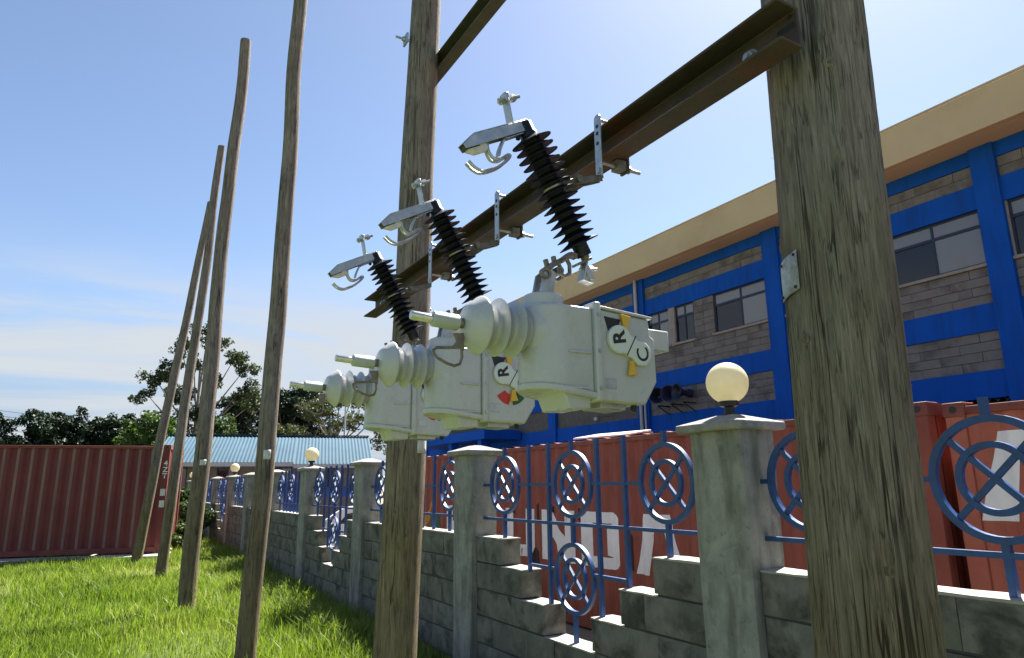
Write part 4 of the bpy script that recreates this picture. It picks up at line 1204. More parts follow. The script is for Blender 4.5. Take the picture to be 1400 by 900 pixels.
# core wall set back behind block panels, dark rooms behind the windows
ZB = {'sof': 6.79, 'p3t': 6.55, 'p3b': 6.21, 'wt': 5.81, 'wb': 4.91, 'm_t': 4.28, 'm_b': 3.85, 'l_b': 3.25, 'g_t': 2.83}
bands = [(6.55, 6.795), (5.81, 6.21), (3.85, 4.28), (2.83, 3.25)]
for z0, z1 in bands:
    bl(MB().bx(BX, BX+0.25, Y0B, Y1B, z0, z1), 'blue_band', 'wall_blue')
prev = Y0B
for (y0, y1) in BY:
    bl(MB().bx(BX-0.06, BX+0.25, prev-0.001, y0, GY, 6.793), 'pilaster', 'wall_blue'); prev = y1
bl(MB().bx(BX-0.06, BX+0.25, prev, Y1B+0.05, GY, 6.793), 'pilaster', 'wall_blue')
# returning end wall, back wall, roof slab
bl(MB().bx(BX+0.251, BX+9.0, Y1B-0.25, Y1B+0.04, GY, 6.79), 'end_wall', 'wall_blue')
bl(MB().bx(BX+0.251, BX+9.0, Y0B, Y0B+0.25, GY, 6.79), 'end_wall', 'wall_blue')
bl(MB().bx(BX+9.001, BX+9.25, Y0B, Y1B, GY, 6.79), 'rear_wall', 'wall_blue')
bl(MB().bx(BX-0.45, BX+9.6, Y0B-0.3, Y1B+0.5, 6.797, 6.95), 'roof_slab', 'fascia_tan')
fp = [(-0.55, 6.80), (-0.50, 7.47), (-0.44, 7.47), (-0.451, 6.80)]
bl(MB().bx(BX-0.60, BX-0.452, Y0B-0.3, Y1B+0.5, 6.80, 7.455), 'roof_fascia', 'fascia_tan', None, 0.012)
bl(MB().bx(BX-0.62, BX-0.43, Y0B-0.32, Y1B+0.52, 7.4555, 7.485), 'roof_capping', 'fascia_tan')
# joints lines of the infill and individual blocks
blk_cache = {}
nblk = 0
def blocks(y0, y1, z0, z1, rows):
    global nblk
    bl(MB().bx(BX+0.045, BX+0.22, y0, y1, z0, z1), 'infill', 'block_joint')
    h = (z1-z0)/rows
    for r_ in range(rows):
        L = y1-y0; n_ = max(1, round(L/0.62)); off = 0.5 if r_ % 2 else 0.0
        cuts = [y0]+[y0+L*(k+off)/n_ for k in range(0 if off else 1, n_) if 0.08 < L*(k+off)/n_ < L-0.08]+[y1]
        for c0, c1 in zip(cuts[:-1], cuts[1:]):
            key = (round(c1-c0-0.008, 2), round(h-0.010, 3))
            if nblk >= 298 and y0 > 12: continue
            if key not in blk_cache: blk_cache[key] = MB().bx(0, 0.05, -key[0]/2, key[0]/2, 0, key[1]).mesh('block', 'block_grey')
            o = link('block', blk_cache[key], bld, (0.028+random.uniform(-0.004, 0.004), (c0+c1)/2-9.0, z0+r_*h+0.005-GY)); nblk += 1
def window(y0, y1, z0, z1, mull, panes, transom=True):
    """mull: list of y of vertical bars; panes: list (material) per column for lower lights"""
    w_ = thing_part('window', bld, (BX, (y0+y1)/2, z0))
    def wl(mb, nm, mt): return mb.build(nm, mt, w_, loc=(-BX, -(y0+y1)/2, -z0))
    fx0, fx1 = BX+0.055, BX+0.10
    fr = MB()
    f_ = 0.035
    fr.bx(fx0, fx1, y0, y1, z0, z0+f_); fr.bx(fx0, fx1, y0, y1, z1-f_, z1)
    fr.bx(fx0, fx1, y0, y0+f_, z0+f_, z1-f_); fr.bx(fx0, fx1, y1-f_, y1, z0+f_, z1-f_)
    wl(fr, 'frame', 'frame_navy')
    zt = z1-0.30*(z1-z0) if transom else z1-f_
    if transom: wl(MB().bx(fx0+0.002, fx1-0.002, y0+f_, y1-f_, zt-0.02, zt+0.03), 'transom', 'frame_navy')
    ed = [y0+f_]+sorted(mull)+[y1-f_]
    for y in mull: wl(MB().bx(fx0+0.004, fx1-0.004, y-0.018, y+0.018, z0+f_, z1-f_), 'mullion', 'frame_navy')
    for k in range(len(ed)-1):
        a0, a1 = ed[k]+(0.018 if k else 0), ed[k+1]-(0.018 if k < len(ed)-2 else 0)
        mt = panes[k % len(panes)]
        wl(MB().bx(BX+0.075, BX+0.081, a0, a1, z0+f_, zt-0.02), 'pane', mt)
        if transom: wl(MB().bx(BX+0.075, BX+0.081, a0, a1, zt+0.03, z1-f_), 'pane', 'pane_grey')
    wl(MB().bx(BX-0.02, BX+0.10, y0-0.05, y1+0.05, z0-0.05, z0-0.001), 'sill', 'sill_concrete')
def thing_part(name, parent, wpos):
    o = bpy.data.objects.new(name, None); o.empty_display_size = 0.1; C.objects.link(o); o.parent = parent
    o.location = (wpos[0]-BX, wpos[1]-9.0, wpos[2]-GY); return o
def room(y0, y1, z0, z1):
    mb = MB(); x0, x1 = BX+0.26, BX+3.0
    mb.add([(x0, y0, z0), (x1, y0, z0), (x1, y1, z0), (x0, y1, z0), (x0, y0, z1), (x1, y0, z1), (x1, y1, z1), (x0, y1, z1)], [(0, 1, 2, 3), (4, 7, 6, 5), (1, 5, 6, 2), (0, 4, 5, 1), (3, 2, 6, 7)])
    bl(mb, 'room', 'dark_inside')
for k, (y0, y1) in enumerate(BY):
    blocks(y0, y1, 6.21, 6.55, 2)
    blocks(y0, y1, 3.25, 3.85, 4)
    blocks(y0, y1, 4.28, 4.86, 4)
    S = y1-y0
    # three windows a bay: wide one at the near end, two narrow ones at the far end
    wa, wb_, wc = (y0, y0+0.40*S), (y0+0.565*S, y0+0.73*S), (y0+0.785*S, y1-0.03)
    if k == 2: wa = (4.97, 6.52)
    for (q0, q1), ms, pn in ((wa, [(wa[0]+wa[1])/2-0.01], ['pane_grey', 'pane_dark']), (wb_, [(wb_[0]+wb_[1])/2], ['pane_clear', 'pane_dark']), (wc, [(wc[0]+wc[1])/2], ['pane_grey', 'pane_dark'])):
        window(q0, q1, 4.91, 5.81, ms, pn)
        room(q0+0.02, q1-0.02, 4.86, 5.83)
    blocks(wa[1], wb_[0], 4.861, 5.81, 6)
    bl(MB().bx(BX+0.01, BX+0.20, wb_[1], wc[0], 4.861, 5.81), 'window_post', 'sill_concrete')
    bl(MB().bx(BX+0.03, BX+0.20, wc[1], y1, 4.861, 5.81), 'window_post', 'sill_concrete')
    bl(MB().bx(BX+0.03, BX+0.20, wa[0], wa[1], 4.861, 4.909), 'window_post', 'sill_concrete')
    bl(MB().bx(BX+0.03, BX+0.20, wb_[0], wb_[1], 4.861, 4.909), 'window_post', 'sill_concrete')
    bl(MB().bx(BX+0.03, BX+0.20, wc[0], wc[1], 4.861, 4.909), 'window_post', 'sill_concrete')
    # ground floor: lattice grilles over dark openings
    room(y0, y1, GY+0.01, 2.83)
    mb = MB(); n_ = int((y1-y0+1.0)/0.13)
    for q in range(n_):
        yy = y0-1.0+q*0.13
        for sgn in (1, -1):
            za, zb = 1.83, 2.829
            p0, p1 = (yy, za), (yy+1.0, zb)
            if sgn < 0: p0, p1 = (yy, zb), (yy+1.0, za)
            # clip to the bay
            t0 = max(0.0, (y0-p0[0])/1.0); t1 = min(1.0, (y1-p0[0])/1.0)
            if t1-t0 < 0.03: continue
            f0 = (p0[0]+t0, p0[1]+(p1[1]-p0[1])*t0); f1 = (p0[0]+t1, p0[1]+(p1[1]-p0[1])*t1)
            mb.bar((BX+0.06+0.008*sgn, f0[0], f0[1]), (BX+0.06+0.008*sgn, f1[0], f1[1]), 0.012, 0.010, (1, 0, 0))
    o = bl(mb, 'lattice_grille', 'frame_navy')
    bl(MB().bx(BX+0.02, BX+0.20, y0, y1, GY, 1.83), 'lower_wall', 'wall_blue')
# rainwater pipes
for yp in (13.07,):
    bl(MB().cyl((BX-0.11, yp, GY+0.1), (BX-0.11, yp, 6.80), 0.045, seg=14), 'rainwater_pipe', 'pipe_grey')
    for z in (1.5, 3.5, 5.6): bl(MB().bx(BX-0.125, BX-0.055, yp-0.055, yp+0.055, z, z+0.04), 'pipe_clip', 'steel_galv')
bl(MB().cyl((BX-0.10, 12.93, GY+0.1), (BX-0.10, 12.93, 3.9), 0.028, seg=10), 'service_pipe', 'pipe_grey')
# blue porch canopy further along
bl(MB().bx(BX-1.4, BX-0.061, 19.0, 25.4, 3.05, 3.35), 'canopy', 'wall_blue', None, 0.01)
for yy in (19.4, 21.6, 24.9): bl(MB().bx(BX-1.3, BX-1.05, yy, yy+0.25, GY, 3.049), 'canopy_post', 'wall_blue')
# small wall light and cable on the lower panel
bl(MB().bx(BX-0.04, BX+0.02, 15.0, 15.12, 3.33, 3.42), 'junction_box', 'gutter_white')
bl(MB().tube([(BX-0.01, 14.9, 3.42), (BX-0.01, 14.35, 3.40), (BX-0.01, 14.2, 3.5), (BX-0.01, 14.2, 3.84)], 0.008, 6), 'cable', 'wire_dark')
def horn(y, z, label, rz_, group):
    t = thing('horn_speaker', label, 'loudspeaker', (BX-0.06, y, z), 0, group)
    MB().bar((0.085, 0, -0.16), (-0.30, 0, -0.16), 0.03, 0.03).build('bracket', 'horn_blue', t)
    MB().bar((0.085, 0, -0.36), (-0.27, 0, -0.175), 0.02, 0.02).build('brace', 'horn_blue', t)
    ax = Vector((-0.75, -0.55*rz_, 0.05)).normalized()
    pr_ = [(-0.20, 0.03), (-0.19, 0.09), (-0.06, 0.095), (-0.04, 0.06), (0.04, 0.075), (0.14, 0.13), (0.20, 0.19), (0.215, 0.195), (0.215, 0.18), (0.14, 0.115), (0.03, 0.055), (-0.01, 0.03)]
    MB().lathe((-0.24, 0, 0.055), ax, pr_, 24).build('horn', 'horn_blue', t)
    MB().lathe(Vector((-0.24, 0, 0.055))+ax*0.2, ax, [(0, 0.187), (0, 0.198), (0.022, 0.198), (0.022, 0.187)], 28, closed=True).build('rim', 'frame_navy', t)
for k, y in enumerate((12.2, 11.75, 11.35)):
    horn(y, 3.58, 'dark round horn speaker on a wall bracket of the blue building', (1, 0.6, -0.3)[k], 'horn speakers on the blue wall')

# ---------------------------------------------------------------- low house with pale blue roof
P0 = Vector((1.63, 32.45, 0)); P1 = Vector((10.25, 30.22, 0))
hd = (P1-P0).normalized(); HL = (P1-P0).length
hrz = math.atan2(hd.y, hd.x)
hs = thing('low_house', 'single-storey house with corrugated pale blue metal roof beyond the wall', 'house', (P0.x, P0.y, GY), hrz)
Z0 = GY
def hp_(mb, nm, mt, par=None, **k): return mb.build(nm, mt, par or hs, loc=(0, 0, -Z0), **k)
EV, RG, OV = 2.72, 4.05, 0.45
WINS = [(0.75, 1.35), (2.50, 3.40), (4.70, 5.55), (5.85, 6.65), (7.05, 7.75)]
xs = 0.25
for (x0, x1) in WINS+[(HL-0.25, HL)]:
    hp_(MB().bx(xs, x0, 0, 0.2, Z0, 2.78), 'front_wall', 'house_wall'); xs = x1
    if x1 < HL-0.3:
        hp_(MB().bx(x0, x1, 0, 0.2, Z0, 1.45), 'front_wall', 'house_wall'); hp_(MB().bx(x0, x1, 0, 0.2, 2.50, 2.78), 'front_wall', 'house_wall')
        wf = MB(); f_ = 0.05
        wf.bx(x0, x1, 0.05, 0.11, 1.45, 1.45+f_); wf.bx(x0, x1, 0.05, 0.11, 2.5-f_, 2.5); wf.bx(x0, x0+f_, 0.05, 0.11, 1.45+f_, 2.5-f_); wf.bx(x1-f_, x1, 0.05, 0.11, 1.45+f_, 2.5-f_); wf.bx((x0+x1)/2-0.02, (x0+x1)/2+0.02, 0.06, 0.10, 1.45+f_, 2.5-f_)
        win = hp_(wf, 'window', 'frame_navy')
        MB().bx(x0+f_, (x0+x1)/2-0.02, 0.075, 0.085, 1.5, 2.45).build('pane', 'pane_dark', win)
        MB().bx((x0+x1)/2+0.02, x1-f_, 0.075, 0.085, 1.5, 2.45).build('pane', 'pane_grey', win)
hp_(MB().bx(0.25, 0.45, 0.2, 5.6, Z0, 2.78), 'side_wall', 'house_wall'); hp_(MB().bx(HL-0.45, HL-0.25, 0.2, 5.6, Z0, 2.78), 'side_wall', 'house_wall')
hp_(MB().bx(0.25, HL-0.25, 5.6, 5.8, Z0, 2.78), 'rear_wall', 'house_wall')
hp_(MB().bx(0.46, HL-0.46, 3.0, 3.05, Z0, 2.7), 'partition', 'dark_inside')
for (x0, x1, ev) in ((0.0, 5.6, EV-0.02), (5.6, HL+0.1, EV-0.10)):
    n_ = int((x1-x0)/0.0375); vv = []; fs = []
    for q in range(n_+1):
        x = x0+(x1-x0)*q/n_; z = 0.018*math.cos(2*math.pi*q/4)
        vv += [(x, -OV-(0.1 if ev < EV-0.05 else 0), ev+z), (x, 2.9, RG+z), (x, 6.3, ev+z)]
    for q in range(n_): fs += [(q*3, q*3+3, q*3+4, q*3+1), (q*3+1, q*3+4, q*3+5, q*3+2)]
    hp_(MB().add(vv, fs), 'roof_sheet', 'roof_paleblue', ang=60)
    oy = -OV-(0.1 if ev < EV-0.05 else 0)
    hp_(MB().bx(x0+0.01, x1-0.01, oy-0.03, oy-0.005, ev-0.17, ev-0.005), 'fascia_board', 'gutter_white')
hp_(MB().bx(0.0, HL+0.1, 2.75, 3.05, RG+0.019, RG+0.05), 'ridge_cap', 'roof_paleblue')
for x in (0.02, HL+0.06):
    hp_(MB().prism([(-OV, EV-0.16), (2.9, RG-0.03), (6.3, EV-0.16), (6.3, EV-0.20), (2.9, RG-0.16), (-OV, EV-0.30)], (x, 0, 0), (0, 1, 0), (0, 0, 1), (0.02, 0, 0)), 'barge_board', 'gutter_white')

# ---------------------------------------------------------------- blue gate and white car behind the fence
gt = thing('metal_gate', 'solid blue sheet-metal gate standing behind the fence near the low house', 'gate', (5.25, 26.2, GY), R(-30.4))
for x0 in (0.0, 0.62): MB().bx(x0, x0+0.60, 0, 0.03, 0.1, 2.15).build('gate_leaf', 'panel_blue', gt, bevel=0.004)
for x0 in (-0.10, 1.23): MB().bx(x0, x0+0.09, -0.03, 0.06, 0, 2.45).build('gate_post', 'panel_blue', gt, bevel=0.004)
MB().bx(1.33, 3.6, 0, 0.03, 1.62, 1.98).build('top_panel', 'panel_blue', gt, bevel=0.004)
for x0 in (2.2, 3.5): MB().bx(x0, x0+0.07, 0.031, 0.1, 0, 2.3).build('gate_post', 'panel_blue', gt, bevel=0.004)
def car():
    u = -RT; ang = math.atan2(u.y, u.x)
    t = thing('parked_car', 'white car parked behind the fence, seen through the stepped gap', 'car', (6.22, 19.40, GY), ang)
    prof = [(1.85, 0.28), (1.90, 0.50), (1.86, 0.68), (1.70, 0.78), (0.95, 0.92), (0.25, 1.38), (0.0, 1.44), (-1.0, 1.45), (-1.55, 1.30), (-1.85, 0.95), (-1.92, 0.55), (-1.86, 0.28)]
    MB().prism(prof, (0, -0.80, 0), (1, 0, 0), (0, 0, 1), (0, 1.6, 0)).build('body', 'white_car', t, bevel=0.09, seg=4)
    for s_ in (-1, 1):
        MB().prism([(0.30, 0.98), (0.06, 1.24), (-0.42, 1.34), (-0.42, 0.98)], (0, s_*0.803, 0), (1, 0, 0), (0, 0, 1), (0, s_*0.004, 0)).build('side_window', 'pane_dark', t)
        MB().prism([(-0.50, 0.95), (-0.50, 1.35), (-1.0, 1.35), (-1.45, 1.2), (-1.55, 0.95)], (0, s_*0.803, 0), (1, 0, 0), (0, 0, 1), (0, s_*0.004, 0)).build('side_window', 'pane_dark', t)
        MB().box((0.70, s_*0.89, 0.98), (0.12, 0.17, 0.12)).build('wing_mirror', 'frame_navy', t, bevel=0.03)
        MB().box((1.80, s_*0.60, 0.66), (0.16, 0.28, 0.12)).build('headlight', 'pane_grey', t, bevel=0.03)
        for x in (1.2, -1.2):
            wv = MB().lathe((x, s_*0.66, 0.30), (0, s_, 0), [(0, 0.20), (0, 0.29), (0.03, 0.30), (0.15, 0.30), (0.18, 0.28), (0.18, 0.19)], 28, closed=True).build('wheel', 'tyre', t)
            MB().lathe((x, s_*0.80, 0.30), (0, s_, 0), [(0, 0.19), (0.02, 0.18), (0.03, 0.05)], 24).build('rim', 'steel_galv', wv)
    MB().prism([(0.93, 0.945), (0.27, 1.375), (0.285, 1.395), (0.945, 0.965)], (0, -0.66, 0), (1, 0, 0), (0, 0, 1), (0, 1.32, 0)).build('windscreen', 'pane_clear', t)
car()

# ---------------------------------------------------------------- trees and bushes
def leaf_cloud(clumps, size, aspect=0.55, droop=0.0):
    """clumps: list of (centre, (rx,ry,rz), count); returns verts, quads, tint"""
    V_, T_ = [], []
    for c, rad, n_ in clumps:
        d = rng.normal(size=(n_, 3)); d /= np.linalg.norm(d, axis=1)[:, None]
        rr = rng.uniform(0.25, 1.0, n_)**0.5
        lump = 1+0.22*np.sin(d[:, 0]*5+c[0])*np.cos(d[:, 1]*4+c[1]*2)
        pos = np.array(c)+d*np.array(rad)*(rr*lump)[:, None]
        nrm = d*0.5+rng.normal(size=(n_, 3))*0.7+np.array([0, 0, 0.35]); nrm /= np.linalg.norm(nrm, axis=1)[:, None]
        tn = np.cross(nrm, rng.normal(size=(n_, 3))); tn[:, 2] -= droop; tn /= np.linalg.norm(tn, axis=1)[:, None]
        bt = np.cross(nrm, tn)
        s_ = size*rng.uniform(0.6, 1.35, n_)[:, None]
        q = np.stack([pos-tn*s_, pos-bt*s_*aspect+nrm*s_*0.15, pos+tn*s_, pos+bt*s_*aspect+nrm*s_*0.15], axis=1)
        V_.append(q.reshape(-1, 3))
        tt = np.clip(rng.normal(0.5, 0.2, n_)+rng.uniform(-0.15, 0.15), 0, 1)
        T_.append(np.repeat(tt, 4))
    V_ = np.concatenate(V_); T_ = np.concatenate(T_)
    F_ = np.arange(len(V_)).reshape(-1, 4)
    return V_, F_, T_
def tree(name, label, loc, h, crown, leafm, leaf=0.16, dens=1.0, trunk_r=0.16, group=None, bark='bark', cat='tree', limbs=7, trunk_top=0.75):
    """crown: list of (x,y,z,rx,ry,rz) lobes relative to the foot"""
    t = thing(name, label, cat, loc, 0, group)
    mb = MB(); top = Vector((random.uniform(-0.2, 0.2), random.uniform(-0.2, 0.2), h*trunk_top))
    pts = [Vector((0, 0, -0.1))+(top)*s_+Vector((0.1*math.sin(s_*5+loc[0]), 0.1*math.cos(s_*4+loc[1])-0.1, 0)) for s_ in np.linspace(0, 1, 8)]
    mb.tube(pts, [trunk_r*(1-0.75*s_) for s_ in np.linspace(0, 1, 8)], 9)
    for (x, y, z, rx, ry, rz_) in crown[:limbs*3]:
        zb = min(z-0.1, max(0.25*h, z*0.62)); s_ = min(0.98, max(0.1, zb/(h*trunk_top)))
        k = s_*7; i = int(k); b0 = pts[i].lerp(pts[min(i+1, 7)], k-i)
        e = Vector((x, y, z)); m_ = b0.lerp(e, 0.5)+Vector((0, 0, -0.12*(e-b0).length*0.5))
        mb.tube([b0, b0.lerp(m_, 0.5), m_, m_.lerp(e, 0.6), e], [trunk_r*0.42*(1-s_*0.5), trunk_r*0.32*(1-s_*0.5), trunk_r*0.24, trunk_r*0.15, trunk_r*0.06], 6)
    mb.build('trunk', bark, t)
    cl_ = []
    for (x, y, z, rx, ry, rz_) in crown:
        n_ = int(dens*260*(rx*ry*rz_)**0.62)
        # each lobe is a swarm of small clumps with gaps between them
        m_ = max(4, int(6*dens**0.3))
        for q in range(m_):
            d = rng.normal(size=3); d /= np.linalg.norm(d); rr = rng.uniform(0.35, 0.95)
            c = (x+d[0]*rx*rr, y+d[1]*ry*rr, z+d[2]*rz_*rr)
            f_ = rng.uniform(0.28, 0.55)
            cl_.append((c, (rx*f_, ry*f_, rz_*f_), max(20, int(n_/m_))))
    V_, F_, T_ = leaf_cloud(cl_, leaf)
    link('crown', np_mesh('crown', leafm, V_, F_, T_), t)
    return t
def at(px, depth, z=0.0):
    """ground point seen in direction px (column of the photograph) at a ground distance along the view"""
    lat = (px-700)/930*1.03
    f2 = Vector((math.sin(a), math.cos(a), 0))
    q = f2*depth+RT*(lat*depth)
    return (q.x, q.y, z)
def lobes(n_, w_, d_, z0, z1, r_, top_taper=0.4, seed=0):
    rs = random.Random(seed); out = []
    for k in range(n_):
        z = z0+(z1-z0)*(k+rs.random())/n_; tap = 1-top_taper*(z-z0)/(z1-z0)
        an = rs.random()*6.28; rr = rs.uniform(0.2, 1.0)
        out.append((w_*tap*rr*math.cos(an), d_*tap*rr*math.sin(an), z, r_*rs.uniform(0.8, 1.2), r_*rs.uniform(0.8, 1.2), r_*rs.uniform(0.6, 0.95)))
    return out
GROW = 'dark trees of the row beyond the containers'
DL = 'dark dense evergreen tree in the row behind the maroon container'
for k, (px, dp, h, wd) in enumerate(((-40, 52, 7.2, 2.8), (20, 50, 7.4, 2.6), (75, 52, 7.7, 2.6), (112, 54, 8.3, 2.2), (150, 55, 7.5, 2.4), (182, 55, 8.0, 2.2), (212, 56, 8.0, 2.0))):
    tree('evergreen_tree', DL, at(px, dp), h, lobes(22, wd, wd, 1.4, h-0.8, 1.15, 0.55, k+3), 'leaf_dark', 0.125, 2.6, 0.2, GROW)
DL2 = 'dark dense evergreen tree in the row behind the pale blue roof'
for k, (px, dp, h, wd) in enumerate(((345, 52, 9.3, 2.6), (372, 55, 9.8, 2.5), (400, 54, 10.2, 2.4), (432, 56, 9.9, 2.3))):
    tree('evergreen_tree', DL2, at(px, dp), h, lobes(22, wd, wd, 1.6, h-0.9, 1.2, 0.45, k+31), 'leaf_dark', 0.125, 2.6, 0.2, 'dark trees behind the pale blue roof')
tree('bright_tree', 'sunlit yellow-green bushy tree between the dark trees and the leaning poles', at(218, 40), 6.2, lobes(20, 1.9, 1.6, 1.8, 5.6, 0.85, 0.4, 50), 'leaf_bright', 0.13, 1.6, 0.14)
tree('round_tree', 'mid-green rounded tree just behind the pale blue roof beside the brownish pole', at(308, 41), 6.2, lobes(18, 1.4, 1.3, 2.2, 5.6, 0.8, 0.4, 61), 'leaf_mid', 0.12, 1.6, 0.14)
# tall sparse eucalyptus with open crown
rs_e = random.Random(9)
eu = [(-1.2, 0.3, 11.3, .7, .7, .55), (-2.6, 0, 8.9, .85, .8, .8), (-3.0, 0.4, 7.9, .6, .6, .6), (-1.7, -0.4, 9.6, .6, .6, .6), (0.4, 0, 12.4, .75, .7, .6), (0.9, 0.3, 11.4, .7, .7, .6), (2.3, 0, 10.6, .8, .7, .65), (3.0, 0.2, 9.8, .7, .7, .6),
      (3.5, 0, 8.6, .75, .7, .6), (2.6, -0.3, 8.0, .6, .6, .5), (3.6, 0.2, 7.4, .6, .6, .5), (-0.3, 0, 10.2, .6, .6, .6), (0.9, 0.5, 9.2, .6, .6, .6), (-0.8, 0.4, 7.6, .8, .8, .8), (0.5, -0.3, 6.4, 1.0, .9, .9), (-1.2, 0, 6.0, 1.1, 1.0, 1.0), (1.5, 0, 5.4, .9, .8, .8), (-2.6, 0.3, 5.4, .8, .8, .7)]
tree('eucalyptus_tree', 'tall sparse eucalyptus with open crown rising behind the leaning poles', at(277, 46), 12.4, eu+[(x+rs_e.uniform(-.7, .7), y+rs_e.uniform(-.5, .5), z+rs_e.uniform(-.6, .5), rx*.9, ry*.9, rz2*.9) for (x, y, z, rx, ry, rz2) in eu for q in range(2)], 'leaf_euca', 0.095, 2.6, 0.24, limbs=6, trunk_top=0.8)
fl = []
rs_ = random.Random(5)
for k in range(26):
    x = rs_.uniform(-3.6, 3.6); z = 6.0+0.7*rs_.random()-0.05*x*x+(0.5 if abs(x) < 2 else 0)
    fl.append((x, rs_.uniform(-1.2, 1.2), z-rs_.choice((0, 0.5, 1.2, 1.9)), .9, .8, .38))
tree('spreading_tree', 'flat-topped olive-green spreading tree behind the end of the pale blue roof', at(470, 42), 6.6, fl, 'leaf_olive', 0.095, 2.2, 0.2, limbs=5, trunk_top=0.7)
sp_ = thing('slim_mast', 'slim pale mast rising behind the pale blue roof', 'mast', at(478, 39, GY))
MB().cyl((0, 0, 0), (0, 0, 7.6), 0.06, 0.045, 10).build('mast_tube', 'pipe_grey', sp_)
def bush(label, loc, r_, mat, n_=9, leaf=0.05, grp=None):
    t = thing('leafy_bush', label, 'bush', loc, 0, grp)
    mb = MB(); cl_ = []
    for k in range(n_):
        an = random.random()*6.28; e = Vector((math.cos(an)*r_*random.uniform(.2, .9), math.sin(an)*r_*random.uniform(.2, .9), r_*random.uniform(0.5, 1.6)))
        mb.tube([(0, 0, -0.05), e*0.5+Vector((0, 0, 0.08)), e], [0.014, 0.010, 0.004], 5)
        cl_.append((tuple(e), (r_*.42, r_*.42, r_*.36), 260))
    mb.build('stem', 'bark', t)
    V_, F_, T_ = leaf_cloud(cl_, leaf, 0.5)
    link('foliage', np_mesh('foliage', mat, V_, F_, T_), t)
bush('leafy green bush at the foot of the wall beside the maroon container', (2.35, 22.6, 0), 0.75, 'leaf_mid', 12, 0.06)
bush('small bush in the grass between two leaning poles', (1.9, 19.6, 0), 0.42, 'leaf_bright', 8, 0.05)
bush('taller bush at the far end of the wall by the last lamp', (2.3, 26.5, 0), 0.95, 'leaf_mid', 12, 0.07)

# overhead lines far off
for k, (z0, z1) in enumerate(((7.9, 5.6), (7.5, 5.2), (5.6, 5.5))):
    p0 = Vector(at(-260, 48, z0+1.6)); p1 = Vector(at(420, 60, z1)); pts = []
    for s_ in np.linspace(0, 1, 28): q = p0.lerp(p1, s_); q.z -= 1.2*4*s_*(1-s_)*0.4; pts.append(q)
    base = pts[0]
    wv = MB().tube([q-base for q in pts], 0.016, 5).build('overhead_wire', 'wire_dark', None, loc=tuple(base))
    tag(wv, ('thin overhead wire sloping down above the dark trees' if k < 2 else 'lowest, nearly level overhead wire just above the dark trees'), 'wire', 'overhead wires above the trees')

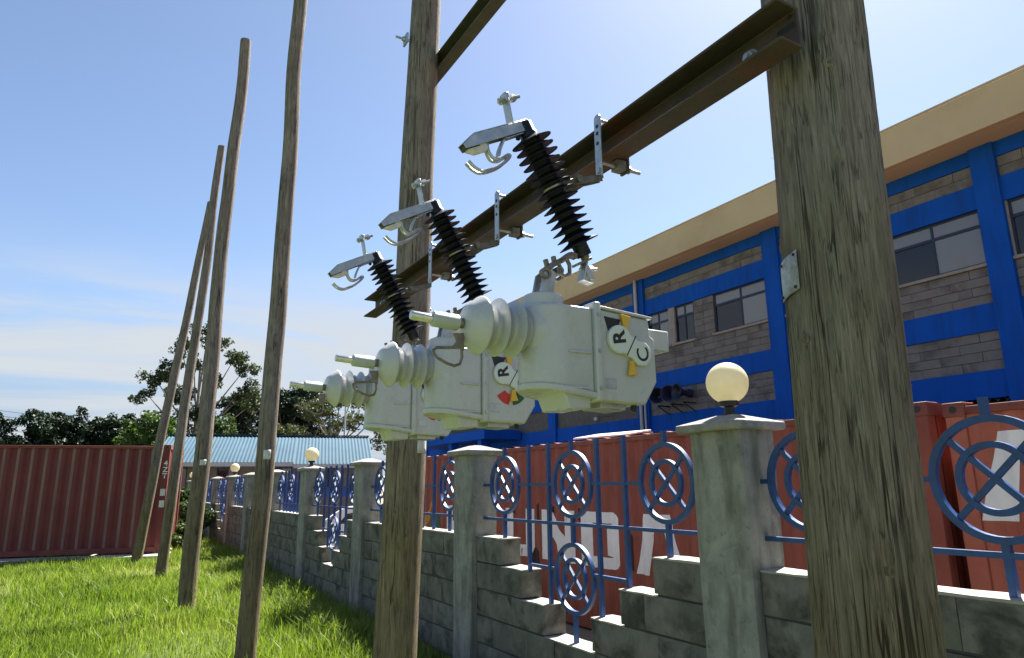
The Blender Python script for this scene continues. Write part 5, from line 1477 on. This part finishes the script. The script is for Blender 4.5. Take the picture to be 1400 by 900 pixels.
# ---------------------------------------------------------------- grass
def grass():
    V_, F_, T_ = [], [], []
    pole_xy = np.array([(1.485, 1.005), (1.445, 3.82), (1.21, 6.62), (1.11, 10.2), (1.03, 14.3), (.75, 17.3)])
    def blades(n_, x0, x1, y0, y1, hmin, hmax, wd, keep=None, lean=0.5, xy=None, tb=0.45):
        if xy is None:
            x = rng.uniform(x0, x1, n_); y = rng.uniform(y0, y1, n_)
        else: x, y = xy
        n_ = len(x)
        # patchy height
        pn = 0.5+0.5*np.sin(x*2.1+1.3*np.sin(y*1.7))*np.cos(y*1.9+np.sin(x*2.7))
        ok = np.ones(n_, bool)
        for px, py in pole_xy: ok &= (x-px)**2+(y-py)**2 > 0.125**2
        ok &= x < 2.915
        # keep off the concrete strip
        dx, dy = x-mar_c.x, y-mar_c.y
        lx = dx*math.cos(-rz)-dy*math.sin(-rz); ly = dx*math.sin(-rz)+dy*math.cos(-rz)
        ok &= ~((lx > -0.5) & (lx < 3) & (ly > -0.2) & (ly < 6.6))
        dry = np.sin(x*1.25+0.8*np.sin(y*0.9+1.0))*np.sin(y*0.85+1.3*np.sin(x*0.7))
        ok &= (dry < 0.62) | (rng.random(n_) < 0.45)
        for px, py in pole_xy: ok &= ((x-px)**2+(y-py)**2 > 0.24**2) | (rng.random(n_) < 0.4)
        x, y, pn, dry = x[ok], y[ok], pn[ok], dry[ok]; n_ = len(x)
        h = rng.uniform(hmin, hmax, n_)*(0.6+0.7*pn)*np.where(dry > 0.62, 0.65, 1.0)
        an = rng.uniform(0, 2*np.pi, n_); ln = rng.uniform(0.1, 1.0, n_)*lean*h
        dx, dy = np.cos(an)*ln, np.sin(an)*ln
        wa = rng.uniform(0, 2*np.pi, n_); w2 = wd*rng.uniform(0.6, 1.3, n_)
        wx, wy = np.cos(wa)*w2, np.sin(wa)*w2
        z0 = np.full(n_, -0.03)
        b0 = np.stack([x-wx, y-wy, z0], 1); b1 = np.stack([x+wx, y+wy, z0], 1)
        m0 = np.stack([x+dx*.35-wx*.8, y+dy*.35-wy*.8, h*.6], 1); m1 = np.stack([x+dx*.35+wx*.8, y+dy*.35+wy*.8, h*.6], 1)
        tp = np.stack([x+dx, y+dy, h*rng.uniform(.85, 1.0, n_)], 1)
        o = sum(len(q) for q in V_)
        V_.append(np.stack([b0, b1, m1, m0, tp], 1).reshape(-1, 3))
        i = o+np.arange(n_)[:, None]*5
        F_.append(np.concatenate([i+np.array([[0, 1, 2]]), i+np.array([[0, 2, 3]]), i+np.array([[3, 2, 4]])], 0))
        tt = np.clip(rng.normal(tb, 0.18, n_)+0.18*(pn-0.5)+0.22*np.sin(x*0.9+2*np.sin(y*0.6))*np.sin(y*0.8+1.0)+(rng.random(n_) < 0.10)*0.45+np.where(dry > 0.55, 0.22, 0.0), 0, 1)
        T_.append(np.repeat(tt, 5))
    blades(90000, -3.0, 2.9, 4.6, 10.0, 0.07, 0.20, 0.0042)
    blades(80000, -4.5, 2.9, 9.8, 20.5, 0.08, 0.22, 0.0062)
    blades(9000, 0.8, 2.9, 18.5, 34, 0.10, 0.32, 0.010)
    blades(14000, -12, -3.0, 5, 26, 0.08, 0.2, 0.012)
    # rank tufts by the wall and round the pole feet
    def tuft(cx, cy, n_, r_, h0, h1, w_=0.0050):
        x = cx+rng.normal(0, r_, n_); y = cy+rng.normal(0, r_, n_)
        blades(n_, 0, 0, 0, 0, h0, h1, w_, None, 0.9, (x, y), 0.4)
    for k in range(150):
        y = random.uniform(4.5, 26); tuft(random.uniform(2.2, 2.88), y, 60, 0.10, 0.14, 0.30)
    for k in range(70): tuft(random.uniform(1.3, 2.3), random.uniform(6.0, 12), 60, 0.10, 0.15, 0.36)
    for k in range(60): tuft(random.uniform(-1.5, 1.6), random.uniform(5.5, 17), 60, 0.12, 0.14, 0.30)
    for px, py in pole_xy[2:]:
        for k in range(5): tuft(px+random.uniform(-.25, .25), py+random.uniform(-.25, .2), 60, 0.07, 0.12, 0.30)
    V2 = np.concatenate(V_); F2 = np.concatenate(F_); T2 = np.concatenate(T_)
    o = link('grass', np_mesh('grass', 'grass_blade', V2, F2, T2))
    tag(o, 'bright green unmown grass round the poles and along the wall', 'grass', kind='stuff')
grass()
bpy.context.view_layer.update()
